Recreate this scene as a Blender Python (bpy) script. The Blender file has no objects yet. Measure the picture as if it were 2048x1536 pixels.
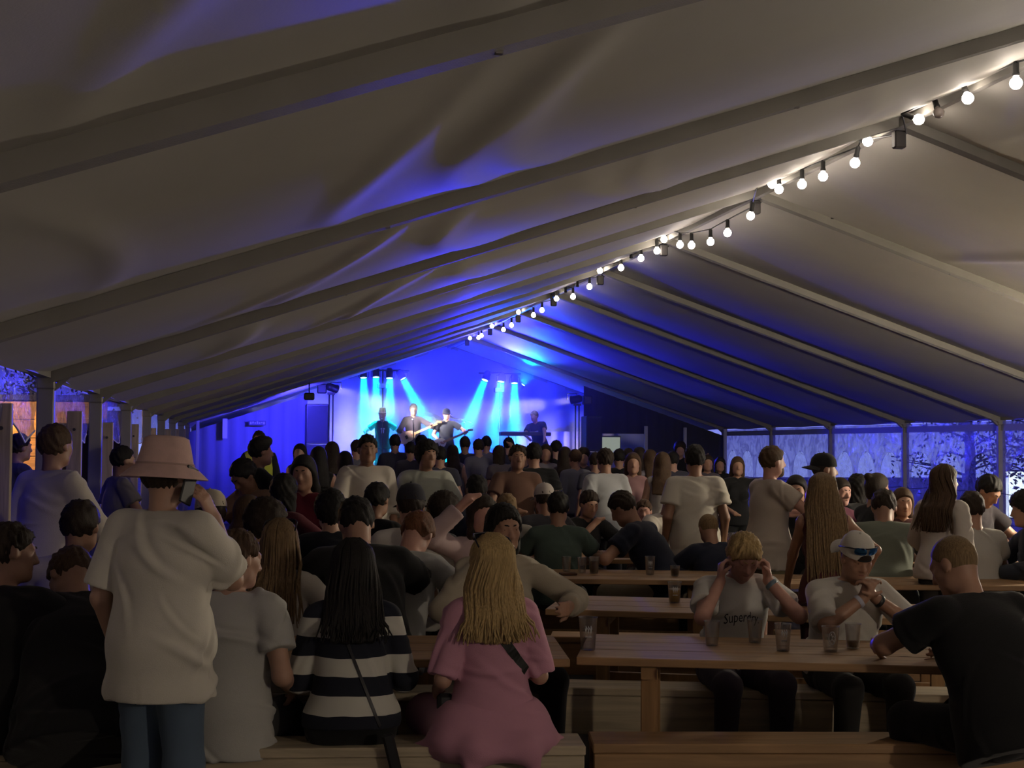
import bpy, bmesh, math, random
import numpy as np
from mathutils import Matrix, Vector

# ------------------------------------------------------------------ camera
SC = bpy.context.scene
COL = SC.collection
FPX, YAW, PITCH, ROLL, CAMH = 2800.0, 0.184, 0.0445, 0.0068, 1.68
PI = math.pi
_F = np.array([math.sin(YAW) * math.cos(PITCH), math.cos(YAW) * math.cos(PITCH), math.sin(PITCH)])
_R = np.array([math.cos(YAW), -math.sin(YAW), 0.0])
_U = np.cross(_R, _F)
_R2 = _R * math.cos(ROLL) + _U * math.sin(ROLL)
_U2 = -_R * math.sin(ROLL) + _U * math.cos(ROLL)
_C = np.array([0.0, 0.0, CAMH])
cam_data = bpy.data.cameras.new('camera')
cam = bpy.data.objects.new('camera', cam_data)
COL.objects.link(cam)
cam_data.sensor_width = 36.0
cam_data.lens = FPX / 2048.0 * 36.0
cam_data.clip_end = 500
cam.matrix_world = Matrix(((_R2[0], _U2[0], -_F[0], 0), (_R2[1], _U2[1], -_F[1], 0), (_R2[2], _U2[2], -_F[2], CAMH), (0, 0, 0, 1)))
SC.camera = cam


def ray(x, y):
    return _F + _R2 * (x - 1024) / FPX - _U2 * (y - 768) / FPX


def at(x, y, d):
    return _C + ray(x, y) * d


def on_z(x, y, z):
    r = ray(x, y)
    return _C + r * (z - CAMH) / r[2]


def on_x(x, y, X):
    r = ray(x, y)
    return _C + r * X / r[0]


def on_y(x, y, Y):
    r = ray(x, y)
    return _C + r * Y / r[1]


# ------------------------------------------------------------------ dusk sky, exposure
W = bpy.data.worlds.new('dusk_sky')
SC.world = W
W.use_nodes = True
nt = W.node_tree
nt.nodes.clear()
_o = nt.nodes.new('ShaderNodeOutputWorld')
_b = nt.nodes.new('ShaderNodeBackground')
_tc = nt.nodes.new('ShaderNodeTexCoord')
_sx = nt.nodes.new('ShaderNodeSeparateXYZ')
_cr = nt.nodes.new('ShaderNodeValToRGB')
nt.links.new(_tc.outputs['Generated'], _sx.inputs[0])
nt.links.new(_sx.outputs['Z'], _cr.inputs[0])
_cr.color_ramp.elements[0].position = 0.0
_cr.color_ramp.elements[0].color = (0.30, 0.36, 0.95, 1)
_cr.color_ramp.elements[1].position = 0.16
_cr.color_ramp.elements[1].color = (0.06, 0.055, 0.65, 1)
_e = _cr.color_ramp.elements.new(0.035)
_e.color = (0.10, 0.095, 0.80, 1)
nt.links.new(_cr.outputs[0], _b.inputs[0])
_b.inputs[1].default_value = 1.0
nt.links.new(_b.outputs[0], _o.inputs[0])

SC.view_settings.view_transform = 'Standard'
SC.view_settings.look = 'None'
SC.view_settings.gamma = 1.0
SC.view_settings.use_curve_mapping = False
SC.view_settings.exposure = 0.0
SC.cycles.use_denoising = True
SC.cycles.max_bounces = 5
SC.cycles.diffuse_bounces = 2
SC.cycles.glossy_bounces = 2
SC.cycles.use_light_tree = False
SC.cycles.transmission_bounces = 4
SC.cycles.transparent_max_bounces = 10
SC.cycles.volume_bounces = 0
SC.cycles.caustics_reflective = False
SC.cycles.caustics_refractive = False
SC.cycles.sample_clamp_indirect = 4.0

# ------------------------------------------------------------------ tent sizes
XL, XR, XM, EAVE, RIDGE = -1.32, 10.62, 4.67, 2.14, 4.13
Y0, BAY = 33.55, 3.0
FRAMES = [Y0 - BAY * i for i in range(14)]      # 33.55 ... -5.45


def roof_z(x):
    return EAVE + (RIDGE - EAVE) * (1 - abs(x - XM) / (XR - XM))


# ------------------------------------------------------------------ helpers
def tag(o, label=None, cat=None, group=None, kind=None):
    if label: o['label'] = label
    if cat: o['category'] = cat
    if group: o['group'] = group
    if kind: o['kind'] = kind
    return o


def empty(name, loc=(0, 0, 0), rz=0.0):
    o = bpy.data.objects.new(name, None)
    COL.objects.link(o)
    o.location = loc
    o.rotation_euler = (0, 0, rz)
    o.empty_display_size = 0.05
    return o


def mesh_from(name, V, Fc, smooth=False):
    me = bpy.data.meshes.new(name)
    V = np.asarray(V, dtype=np.float32)
    if isinstance(Fc, np.ndarray) and Fc.ndim == 2:
        n = Fc.shape[1]
        me.vertices.add(len(V))
        me.vertices.foreach_set('co', V.ravel())
        me.loops.add(Fc.size)
        me.loops.foreach_set('vertex_index', Fc.ravel().astype(np.int32))
        me.polygons.add(len(Fc))
        me.polygons.foreach_set('loop_start', np.arange(0, Fc.size, n, dtype=np.int32))
        me.polygons.foreach_set('loop_total', np.full(len(Fc), n, dtype=np.int32))
        me.update(calc_edges=True)
    else:
        me.from_pydata([tuple(map(float, v)) for v in V], [], [tuple(int(i) for i in f) for f in Fc])
        me.update()
    if smooth:
        me.polygons.foreach_set('use_smooth', [True] * len(me.polygons))
    return me


def link(name, me, mat=None, parent=None):
    o = bpy.data.objects.new(name, me)
    COL.objects.link(o)
    if mat is not None:
        if len(me.materials) == 0:
            me.materials.append(mat)
        elif me.materials[0] is not mat:
            o.material_slots[0].link = 'OBJECT'
            o.material_slots[0].material = mat
    if parent: o.parent = parent
    return o


class MB:
    """collects simple shapes, then links them as one mesh object"""
    def __init__(s): s.v = []; s.f = []; s.sm = []

    def add(s, V, Fc, smooth=False):
        n = len(s.v)
        s.v += [tuple(map(float, p)) for p in V]
        s.f += [tuple(int(i) + n for i in f) for f in Fc]
        s.sm += [smooth] * len(Fc)
        return s

    def box(s, c, size, M=None, bev=0.0):
        x, y, z = [k / 2 for k in size]
        if bev <= 0:
            P = [(-x, -y, -z), (x, -y, -z), (x, y, -z), (-x, y, -z), (-x, -y, z), (x, -y, z), (x, y, z), (-x, y, z)]
            Q = [(0, 3, 2, 1), (4, 5, 6, 7), (0, 1, 5, 4), (1, 2, 6, 5), (2, 3, 7, 6), (3, 0, 4, 7)]
        else:
            b = bev
            P = []
            for zz, i in ((-z, b), (-z + b, 0), (z - b, 0), (z, b)):
                xx, yy = x - i, y - i
                P += [(-xx + b * (i == 0) , -yy, zz), (xx - b * (i == 0), -yy, zz), (xx, -yy + b * (i == 0), zz), (xx, yy - b * (i == 0), zz),
                      (xx - b * (i == 0), yy, zz), (-xx + b * (i == 0), yy, zz), (-xx, yy - b * (i == 0), zz), (-xx, -yy + b * (i == 0), zz)]
            Q = [tuple(range(7, -1, -1)), tuple(range(24, 32))]
            for r in range(3):
                for k in range(8):
                    a, bb = r * 8 + k, r * 8 + (k + 1) % 8
                    Q.append((a, bb, bb + 8, a + 8))
        P = [Vector(p) for p in P]
        if M is not None: P = [M @ p for p in P]
        c = Vector(c)
        return s.add([p + c for p in P], Q)

    def bar(s, a, b, w, h, up=(0, 0, 1)):
        """rectangular bar from a to b, w across, h along 'up'"""
        a, b = Vector(a), Vector(b)
        d = (b - a).normalized()
        sd = d.cross(Vector(up))
        if sd.length < 1e-4: sd = d.cross(Vector((1, 0, 0)))
        sd.normalize()
        u = sd.cross(d).normalized()
        P = []
        for e in (a, b):
            for i, j in ((-1, -1), (1, -1), (1, 1), (-1, 1)):
                P.append(e + sd * (i * w / 2) + u * (j * h / 2))
        return s.add(P, [(0, 1, 2, 3), (7, 6, 5, 4), (0, 4, 5, 1), (1, 5, 6, 2), (2, 6, 7, 3), (3, 7, 4, 0)])

    def tube(s, pts, r, n=8, cap=True, smooth=True):
        pts = [Vector(p) for p in pts]
        if not hasattr(r, '__len__'): r = [r] * len(pts)
        V, Q = [], []
        pu = None
        for i, p in enumerate(pts):
            d = (pts[min(i + 1, len(pts) - 1)] - pts[max(i - 1, 0)]).normalized()
            if pu is None:
                pu = d.orthogonal().normalized()
            u = (pu - d * pu.dot(d))
            u = u.normalized() if u.length > 1e-6 else d.orthogonal().normalized()
            pu = u
            w = d.cross(u)
            for k in range(n):
                a = 2 * PI * k / n
                V.append(p + (u * math.cos(a) + w * math.sin(a)) * r[i])
        for i in range(len(pts) - 1):
            for k in range(n):
                k2 = (k + 1) % n
                Q.append((i * n + k, i * n + k2, (i + 1) * n + k2, (i + 1) * n + k))
        s.add(V, Q, smooth)
        if cap:
            m = len(s.v) - len(V)
            s.f.append(tuple(m + k for k in range(n - 1, -1, -1))); s.sm.append(False)
            e = m + (len(pts) - 1) * n
            s.f.append(tuple(e + k for k in range(n))); s.sm.append(False)
        return s

    def lathe(s, prof, n=24, M=None, smooth=True, arc=1.0, start=0.0, close=False):
        V, Q = [], []
        full = arc >= 0.999
        m = n if full else n + 1
        for (r, z) in prof:
            for k in range(m):
                a = start + 2 * PI * arc * k / n
                p = Vector((r * math.cos(a), r * math.sin(a), z))
                V.append(M @ p if M is not None else p)
        for i in range(len(prof) - 1):
            for k in range(n):
                k2 = (k + 1) % m if full else k + 1
                Q.append((i * m + k, i * m + k2, (i + 1) * m + k2, (i + 1) * m + k))
        return s.add(V, Q, smooth)

    def ball(s, c, r, n=12, M=None):
        rr = r if hasattr(r, '__len__') else (r, r, r)
        V, Q = [], []
        h = n // 2
        for i in range(h + 1):
            t = PI * i / h
            for k in range(n):
                a = 2 * PI * k / n
                p = Vector((rr[0] * math.sin(t) * math.cos(a), rr[1] * math.sin(t) * math.sin(a), rr[2] * math.cos(t)))
                if M is not None: p = M @ p
                V.append(p + Vector(c))
        for i in range(h):
            for k in range(n):
                k2 = (k + 1) % n
                Q.append((i * n + k, (i + 1) * n + k, (i + 1) * n + k2, i * n + k2))
        return s.add(V, Q, True)

    def build(s, name, mat=None, parent=None):
        me = bpy.data.meshes.new(name)
        me.from_pydata(s.v, [], s.f)
        me.update()
        me.polygons.foreach_set('use_smooth', s.sm)
        return link(name, me, mat, parent)


def align(d, up=(0, 0, 1)):
    """rotation matrix taking +Z to d"""
    return Vector(d).to_track_quat('Z', 'Y').to_matrix().to_4x4()


# ------------------------------------------------------------------ materials
_mats = {}


def mat(name, col, rough=0.7, metal=0.0, noise=0.0, nscale=8.0, bump=0.0, bscale=60.0, sheen=0.0, emit=None, estr=0.0, stretch=None, spec=0.5):
    if name in _mats: return _mats[name]
    m = bpy.data.materials.new(name)
    m.use_nodes = True
    t = m.node_tree
    p = t.nodes['Principled BSDF']
    c = (col[0], col[1], col[2], 1)
    p.inputs['Base Color'].default_value = c
    p.inputs['Roughness'].default_value = rough
    p.inputs['Metallic'].default_value = metal
    p.inputs['Specular IOR Level'].default_value = spec
    if sheen: p.inputs['Sheen Weight'].default_value = sheen
    if emit:
        p.inputs['Emission Color'].default_value = (*emit, 1)
        p.inputs['Emission Strength'].default_value = estr
    if noise or bump:
        tc = t.nodes.new('ShaderNodeTexCoord')
        mp = t.nodes.new('ShaderNodeMapping')
        t.links.new(tc.outputs['Object'], mp.inputs[0])
        if stretch: mp.inputs['Scale'].default_value = stretch
        if noise:
            n = t.nodes.new('ShaderNodeTexNoise')
            n.inputs['Scale'].default_value = nscale
            n.inputs['Detail'].default_value = 4
            t.links.new(mp.outputs[0], n.inputs['Vector'])
            r = t.nodes.new('ShaderNodeValToRGB')
            r.color_ramp.elements[0].position = 0.3
            r.color_ramp.elements[1].position = 0.7
            r.color_ramp.elements[0].color = (*[k * (1 - noise) for k in col], 1)
            r.color_ramp.elements[1].color = (*[min(1, k * (1 + noise)) for k in col], 1)
            t.links.new(n.outputs[0], r.inputs[0])
            t.links.new(r.outputs[0], p.inputs['Base Color'])
        if bump:
            n2 = t.nodes.new('ShaderNodeTexNoise')
            n2.inputs['Scale'].default_value = bscale
            n2.inputs['Detail'].default_value = 3
            t.links.new(mp.outputs[0], n2.inputs['Vector'])
            b = t.nodes.new('ShaderNodeBump')
            b.inputs['Strength'].default_value = bump
            b.inputs['Distance'].default_value = 0.01
            t.links.new(n2.outputs[0], b.inputs['Height'])
            t.links.new(b.outputs[0], p.inputs['Normal'])
    _mats[name] = m
    return m


def wood(name, col, axis=0):
    """planed pine with grain along an axis and knots"""
    if name in _mats: return _mats[name]
    m = bpy.data.materials.new(name)
    m.use_nodes = True
    t = m.node_tree
    p = t.nodes['Principled BSDF']
    p.inputs['Roughness'].default_value = 0.55
    tc = t.nodes.new('ShaderNodeTexCoord')
    mp = t.nodes.new('ShaderNodeMapping')
    sc = [9.0, 9.0, 9.0]; sc[axis] = 0.7
    mp.inputs['Scale'].default_value = sc
    t.links.new(tc.outputs['Object'], mp.inputs[0])
    n = t.nodes.new('ShaderNodeTexNoise')
    n.inputs['Scale'].default_value = 3.0
    n.inputs['Detail'].default_value = 6
    n.inputs['Distortion'].default_value = 0.6
    t.links.new(mp.outputs[0], n.inputs['Vector'])
    r = t.nodes.new('ShaderNodeValToRGB')
    r.color_ramp.elements[0].position = 0.32
    r.color_ramp.elements[1].position = 0.68
    r.color_ramp.elements[0].color = (*[k * 0.72 for k in col], 1)
    r.color_ramp.elements[1].color = (*[min(1, k * 1.15) for k in col], 1)
    t.links.new(n.outputs[0], r.inputs[0])
    # knots: small dark round cells
    mp2 = t.nodes.new('ShaderNodeMapping')
    s2 = [5.0, 5.0, 5.0]; s2[axis] = 2.6
    mp2.inputs['Scale'].default_value = s2
    t.links.new(tc.outputs['Object'], mp2.inputs[0])
    v = t.nodes.new('ShaderNodeTexVoronoi')
    v.inputs['Scale'].default_value = 1.0
    t.links.new(mp2.outputs[0], v.inputs['Vector'])
    r2 = t.nodes.new('ShaderNodeValToRGB')
    r2.color_ramp.elements[0].position = 0.05
    r2.color_ramp.elements[0].color = (0.25, 0.14, 0.06, 1)
    r2.color_ramp.elements[1].position = 0.10
    r2.color_ramp.elements[1].color = (1, 1, 1, 1)
    t.links.new(v.outputs['Distance'], r2.inputs[0])
    mx = t.nodes.new('ShaderNodeMix')
    mx.data_type = 'RGBA'; mx.blend_type = 'MULTIPLY'
    mx.inputs['Factor'].default_value = 1.0
    t.links.new(r.outputs[0], mx.inputs['A'])
    t.links.new(r2.outputs[0], mx.inputs['B'])
    t.links.new(mx.outputs['Result'], p.inputs['Base Color'])
    b = t.nodes.new('ShaderNodeBump')
    b.inputs['Strength'].default_value = 0.25
    b.inputs['Distance'].default_value = 0.004
    t.links.new(n.outputs[0], b.inputs['Height'])
    t.links.new(b.outputs[0], p.inputs['Normal'])
    _mats[name] = m
    return m


def film(name, col=(0.9, 0.92, 1.0), diffuse=0.12, gloss=0.18, bscale=7.0, bump=1.0, milky=0.0):
    """thin clear or milky plastic sheet, crumpled"""
    if name in _mats: return _mats[name]
    m = bpy.data.materials.new(name)
    m.use_nodes = True
    t = m.node_tree
    t.nodes.clear()
    out = t.nodes.new('ShaderNodeOutputMaterial')
    tr = t.nodes.new('ShaderNodeBsdfTransparent')
    tr.inputs[0].default_value = (*col, 1)
    gl = t.nodes.new('ShaderNodeBsdfGlossy')
    gl.inputs['Roughness'].default_value = 0.16
    df = t.nodes.new('ShaderNodeBsdfDiffuse')
    df.inputs[0].default_value = (0.5, 0.5, 0.6, 1)
    tl = t.nodes.new('ShaderNodeBsdfTranslucent')
    tl.inputs[0].default_value = (0.8, 0.8, 0.8, 1)
    tc = t.nodes.new('ShaderNodeTexCoord')
    n = t.nodes.new('ShaderNodeTexNoise')
    n.inputs['Scale'].default_value = bscale
    n.inputs['Detail'].default_value = 5
    n.inputs['Distortion'].default_value = 1.5
    t.links.new(tc.outputs['Object'], n.inputs['Vector'])
    b = t.nodes.new('ShaderNodeBump')
    b.inputs['Strength'].default_value = bump
    b.inputs['Distance'].default_value = 0.06
    t.links.new(n.outputs[0], b.inputs['Height'])
    for s in (gl, df, tl): t.links.new(b.outputs[0], s.inputs['Normal'])
    m0 = t.nodes.new('ShaderNodeMixShader'); m0.inputs[0].default_value = 0.65
    t.links.new(df.outputs[0], m0.inputs[1]); t.links.new(tl.outputs[0], m0.inputs[2])
    m1 = t.nodes.new('ShaderNodeMixShader')
    r = t.nodes.new('ShaderNodeMapRange')
    r.inputs['From Min'].default_value = 0.42; r.inputs['From Max'].default_value = 0.62
    r.inputs['To Min'].default_value = diffuse + milky; r.inputs['To Max'].default_value = min(1, diffuse * 3.2 + milky)
    t.links.new(n.outputs[0], r.inputs['Value'])
    t.links.new(r.outputs[0], m1.inputs[0])
    t.links.new(tr.outputs[0], m1.inputs[1]); t.links.new(m0.outputs[0], m1.inputs[2])
    m2 = t.nodes.new('ShaderNodeMixShader'); m2.inputs[0].default_value = gloss
    t.links.new(m1.outputs[0], m2.inputs[1]); t.links.new(gl.outputs[0], m2.inputs[2])
    t.links.new(m2.outputs[0], out.inputs[0])
    _mats[name] = m
    return m


def emitter(name, col, strength):
    if name in _mats: return _mats[name]
    m = bpy.data.materials.new(name)
    m.use_nodes = True
    t = m.node_tree
    t.nodes.clear()
    out = t.nodes.new('ShaderNodeOutputMaterial')
    e = t.nodes.new('ShaderNodeEmission')
    e.inputs[0].default_value = (*col, 1)
    e.inputs[1].default_value = strength
    t.links.new(e.outputs[0], out.inputs[0])
    _mats[name] = m
    return m


def lamp(name, kind, loc, col, power, target=None, size=0.1, spot=60, blend=0.5, parent=None):
    L = bpy.data.lights.new(name, kind)
    L.color = col
    L.energy = power
    if kind in ('POINT', 'SPOT'): L.shadow_soft_size = size
    if kind == 'AREA': L.size = size
    if kind == 'SPOT':
        L.spot_size = math.radians(spot); L.spot_blend = blend
    o = bpy.data.objects.new(name, L)
    COL.objects.link(o)
    o.location = loc
    if target is not None:
        d = Vector(target) - Vector(loc)
        o.rotation_euler = d.to_track_quat('-Z', 'Y').to_euler()
    return o



# ------------------------------------------------------------------ figures: implicit surfaces meshed by surface nets
def V3(*a): return np.array(a, dtype=np.float64)


def nrm(v):
    v = np.asarray(v, float)
    return v / (np.linalg.norm(v) + 1e-12)


class Grp:
    """a smooth union of round cones and ellipsoids, with cutting planes"""
    def __init__(s, k=0.03):
        s.p = []; s.k = k; s.clips = []; s.subs = []

    def cone(s, a, b, ra, rb, k=None, clip=None):
        s.p.append(('c', np.asarray(a, float), np.asarray(b, float), ra, rb, s.k if k is None else k, clip)); return s

    def ell(s, c, r, M=None, k=None):
        s.p.append(('e', np.asarray(c, float), np.asarray(r, float), M, None, s.k if k is None else k, None)); return s

    def clip(s, pt, n): s.clips.append((np.asarray(pt, float), nrm(n))); return s

    def sub(s, c, r, k=0.01, M=None): s.subs.append((np.asarray(c, float), np.asarray(r, float), k, M)); return s


def _prim(p, X):
    if p[0] == 'c':
        a, b, ra, rb = p[1], p[2], p[3], p[4]
        ab = b - a
        l2 = ab @ ab + 1e-12
        t = np.clip((X - a) @ ab / l2, 0, 1)
        d = np.linalg.norm(X - a - t[:, None] * ab, axis=1) - (ra + (rb - ra) * t)
        if p[6] is not None:
            d = np.maximum(d, (X - p[6][0]) @ p[6][1])
        return d
    q = X - p[1]
    if p[3] is not None: q = q @ p[3]
    r = p[2]
    k0 = np.linalg.norm(q / r, axis=1)
    k1 = np.linalg.norm(q / (r * r), axis=1) + 1e-9
    return k0 * (k0 - 1) / k1


def _bound(p):
    if p[0] == 'c':
        return (p[1] + p[2]) / 2, np.linalg.norm(p[2] - p[1]) / 2 + max(p[3], p[4])
    return p[1], float(np.max(p[2]))


def _smin(a, b, k):
    if k <= 1e-6: return np.minimum(a, b)
    h = np.maximum(k - np.abs(a - b), 0) / k
    return np.minimum(a, b) - h * h * k * 0.25


def _eval(groups, X, bc=None, bi=None, brad=0.0, gk=0.015):
    """X points; optional blocks (bc centres, bi block index per point) for culling"""
    tot = np.full(len(X), 9.0)
    for g in groups:
        d = np.full(len(X), 9.0)
        for p in g.p:
            if bc is not None:
                c, r = _bound(p)
                act = np.linalg.norm(bc - c, axis=1) < r + brad + p[5] + 0.05
                if not act.any(): continue
                m = act[bi]
                d[m] = _smin(d[m], _prim(p, X[m]), p[5])
            else:
                d = _smin(d, _prim(p, X), p[5])
        for (c, r, k, M) in g.subs:
            e = -_prim(('e', c, r, M, None, 0, None), X)
            h = np.maximum(k - np.abs(d - e), 0) / k
            d = np.maximum(d, e) + h * h * k * 0.25
        for (pt, n) in g.clips:
            d = np.maximum(d, (X - pt) @ n)
        tot = _smin(tot, d, gk)
    return tot


def sdf_mesh(groups, h):
    lo = np.full(3, 9e9); hi = -lo
    for g in groups:
        for p in g.p:
            if p[0] == 'c':
                l = np.minimum(p[1] - p[3], p[2] - p[4]); u = np.maximum(p[1] + p[3], p[2] + p[4])
            else:
                rr = np.max(p[2]) if p[3] is not None else p[2]
                l = p[1] - rr; u = p[1] + rr
            lo = np.minimum(lo, l); hi = np.maximum(hi, u)
    lo = lo - 3 * h; hi = hi + 3 * h
    B = 6
    nb = np.ceil((hi - lo) / h / B).astype(int) + 1
    I = np.stack(np.meshgrid(*[np.arange(n) for n in nb], indexing='ij'), -1).reshape(-1, 3)
    bc = lo + (I + 0.5) * B * h - h * 0.5
    brad = B * h * 0.87
    d0 = _eval(groups, bc)
    act = np.abs(d0) < brad * 1.35 + 2 * h + 0.01
    vol = np.empty(nb * B, dtype=np.float32)
    sg = np.where(d0 < 0, -1.0, 1.0).astype(np.float32).reshape(nb)
    vol[...] = np.repeat(np.repeat(np.repeat(sg, B, 0), B, 1), B, 2)
    A = I[act]; bca = bc[act]
    off = np.stack(np.meshgrid(*[np.arange(B)] * 3, indexing='ij'), -1).reshape(-1, 3)
    idx = (A[:, None, :] * B + off[None]).reshape(-1, 3)
    bi = np.repeat(np.arange(len(A)), B ** 3)
    val = _eval(groups, lo + idx * h, bca, bi, brad)
    vol[idx[:, 0], idx[:, 1], idx[:, 2]] = val
    # surface nets
    s = vol < 0
    c = np.zeros(np.array(s.shape) - 1, dtype=np.int8)
    for i in (0, 1):
        for j in (0, 1):
            for k in (0, 1):
                c += s[i:s.shape[0] - 1 + i, j:s.shape[1] - 1 + j, k:s.shape[2] - 1 + k]
    cell = np.argwhere((c > 0) & (c < 8))
    if len(cell) == 0: return np.zeros((0, 3)), np.zeros((0, 4), int)
    cid = np.full(c.shape, -1, dtype=np.int32)
    cid[cell[:, 0], cell[:, 1], cell[:, 2]] = np.arange(len(cell))
    acc = np.zeros((len(cell), 3)); cnt = np.zeros(len(cell))
    corners = [np.array((i, j, k)) for i in (0, 1) for j in (0, 1) for k in (0, 1)]
    cv = {tuple(o): vol[cell[:, 0] + o[0], cell[:, 1] + o[1], cell[:, 2] + o[2]] for o in corners}
    for o in corners:
        for ax in range(3):
            if o[ax]: continue
            q = o.copy(); q[ax] = 1
            a, b = cv[tuple(o)], cv[tuple(q)]
            m = (a < 0) != (b < 0)
            t = a[m] / (a[m] - b[m])
            pt = np.repeat(o[None].astype(float), m.sum(), 0)
            pt[:, ax] = t
            acc[m] += pt; cnt[m] += 1
    Vt = lo + (cell + acc / cnt[:, None]) * h
    Fs = []
    for ax in range(3):
        a = np.moveaxis(s, ax, 0)
        diff = np.moveaxis(a[:-1] != a[1:], 0, ax)
        e = np.argwhere(diff)
        o1, o2 = (ax + 1) % 3, (ax + 2) % 3
        ok = (e[:, o1] > 0) & (e[:, o2] > 0) & (e[:, o1] < c.shape[o1]) & (e[:, o2] < c.shape[o2])
        e = e[ok]
        inside = s[e[:, 0], e[:, 1], e[:, 2]]
        def cc(d1, d2):
            f = e.copy(); f[:, o1] -= d1; f[:, o2] -= d2
            return cid[f[:, 0], f[:, 1], f[:, 2]]
        q = np.stack([cc(1, 1), cc(0, 1), cc(0, 0), cc(1, 0)], 1)
        q[~inside] = q[~inside][:, ::-1]
        Fs.append(q)
    Fq = np.concatenate(Fs)
    Fq = Fq[(Fq >= 0).all(1)]
    return Vt, Fq


def vnormals(Vt, Fq):
    n = np.cross(Vt[Fq[:, 2]] - Vt[Fq[:, 0]], Vt[Fq[:, 3]] - Vt[Fq[:, 1]])
    out = np.zeros_like(Vt)
    for i in range(4): np.add.at(out, Fq[:, i], n)
    return out / (np.linalg.norm(out, axis=1, keepdims=True) + 1e-12)


def rotm(ax, a):
    c, s = math.cos(a), math.sin(a)
    if ax == 0: return np.array([[1, 0, 0], [0, c, -s], [0, s, c]])
    if ax == 1: return np.array([[c, 0, s], [0, 1, 0], [-s, 0, c]])
    return np.array([[c, -s, 0], [s, c, 0], [0, 0, 1]])


def ik(sh, target, l1, l2, hint):
    """elbow position for a two-bone limb"""
    d = target - sh
    L = min(np.linalg.norm(d), (l1 + l2) * 0.999)
    u = nrm(d)
    x = (l1 * l1 - l2 * l2 + L * L) / (2 * L)
    hgt = math.sqrt(max(l1 * l1 - x * x, 0))
    hv = np.asarray(hint, float); hv = nrm(hv - u * (hv @ u))
    return sh + u * x + hv * hgt, sh + u * L


DEF = dict(sit=False, lean=0.04, side=0.0, twist=0.0, hyaw=0.0, hpitch=0.0, hroll=0.0, fem=False, bulk=1.0,
           L=None, R=None, hL=None, hR=None, curl=0.5, top='tee', loose=0.016, hem=0.09, bot='trousers', hair='short', shoe=True,
           hands='mitten', eyes=False, knees=0.0, legs=None, hairlen=0.32, beard=False, palmL=None, palmR=None)


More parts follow.
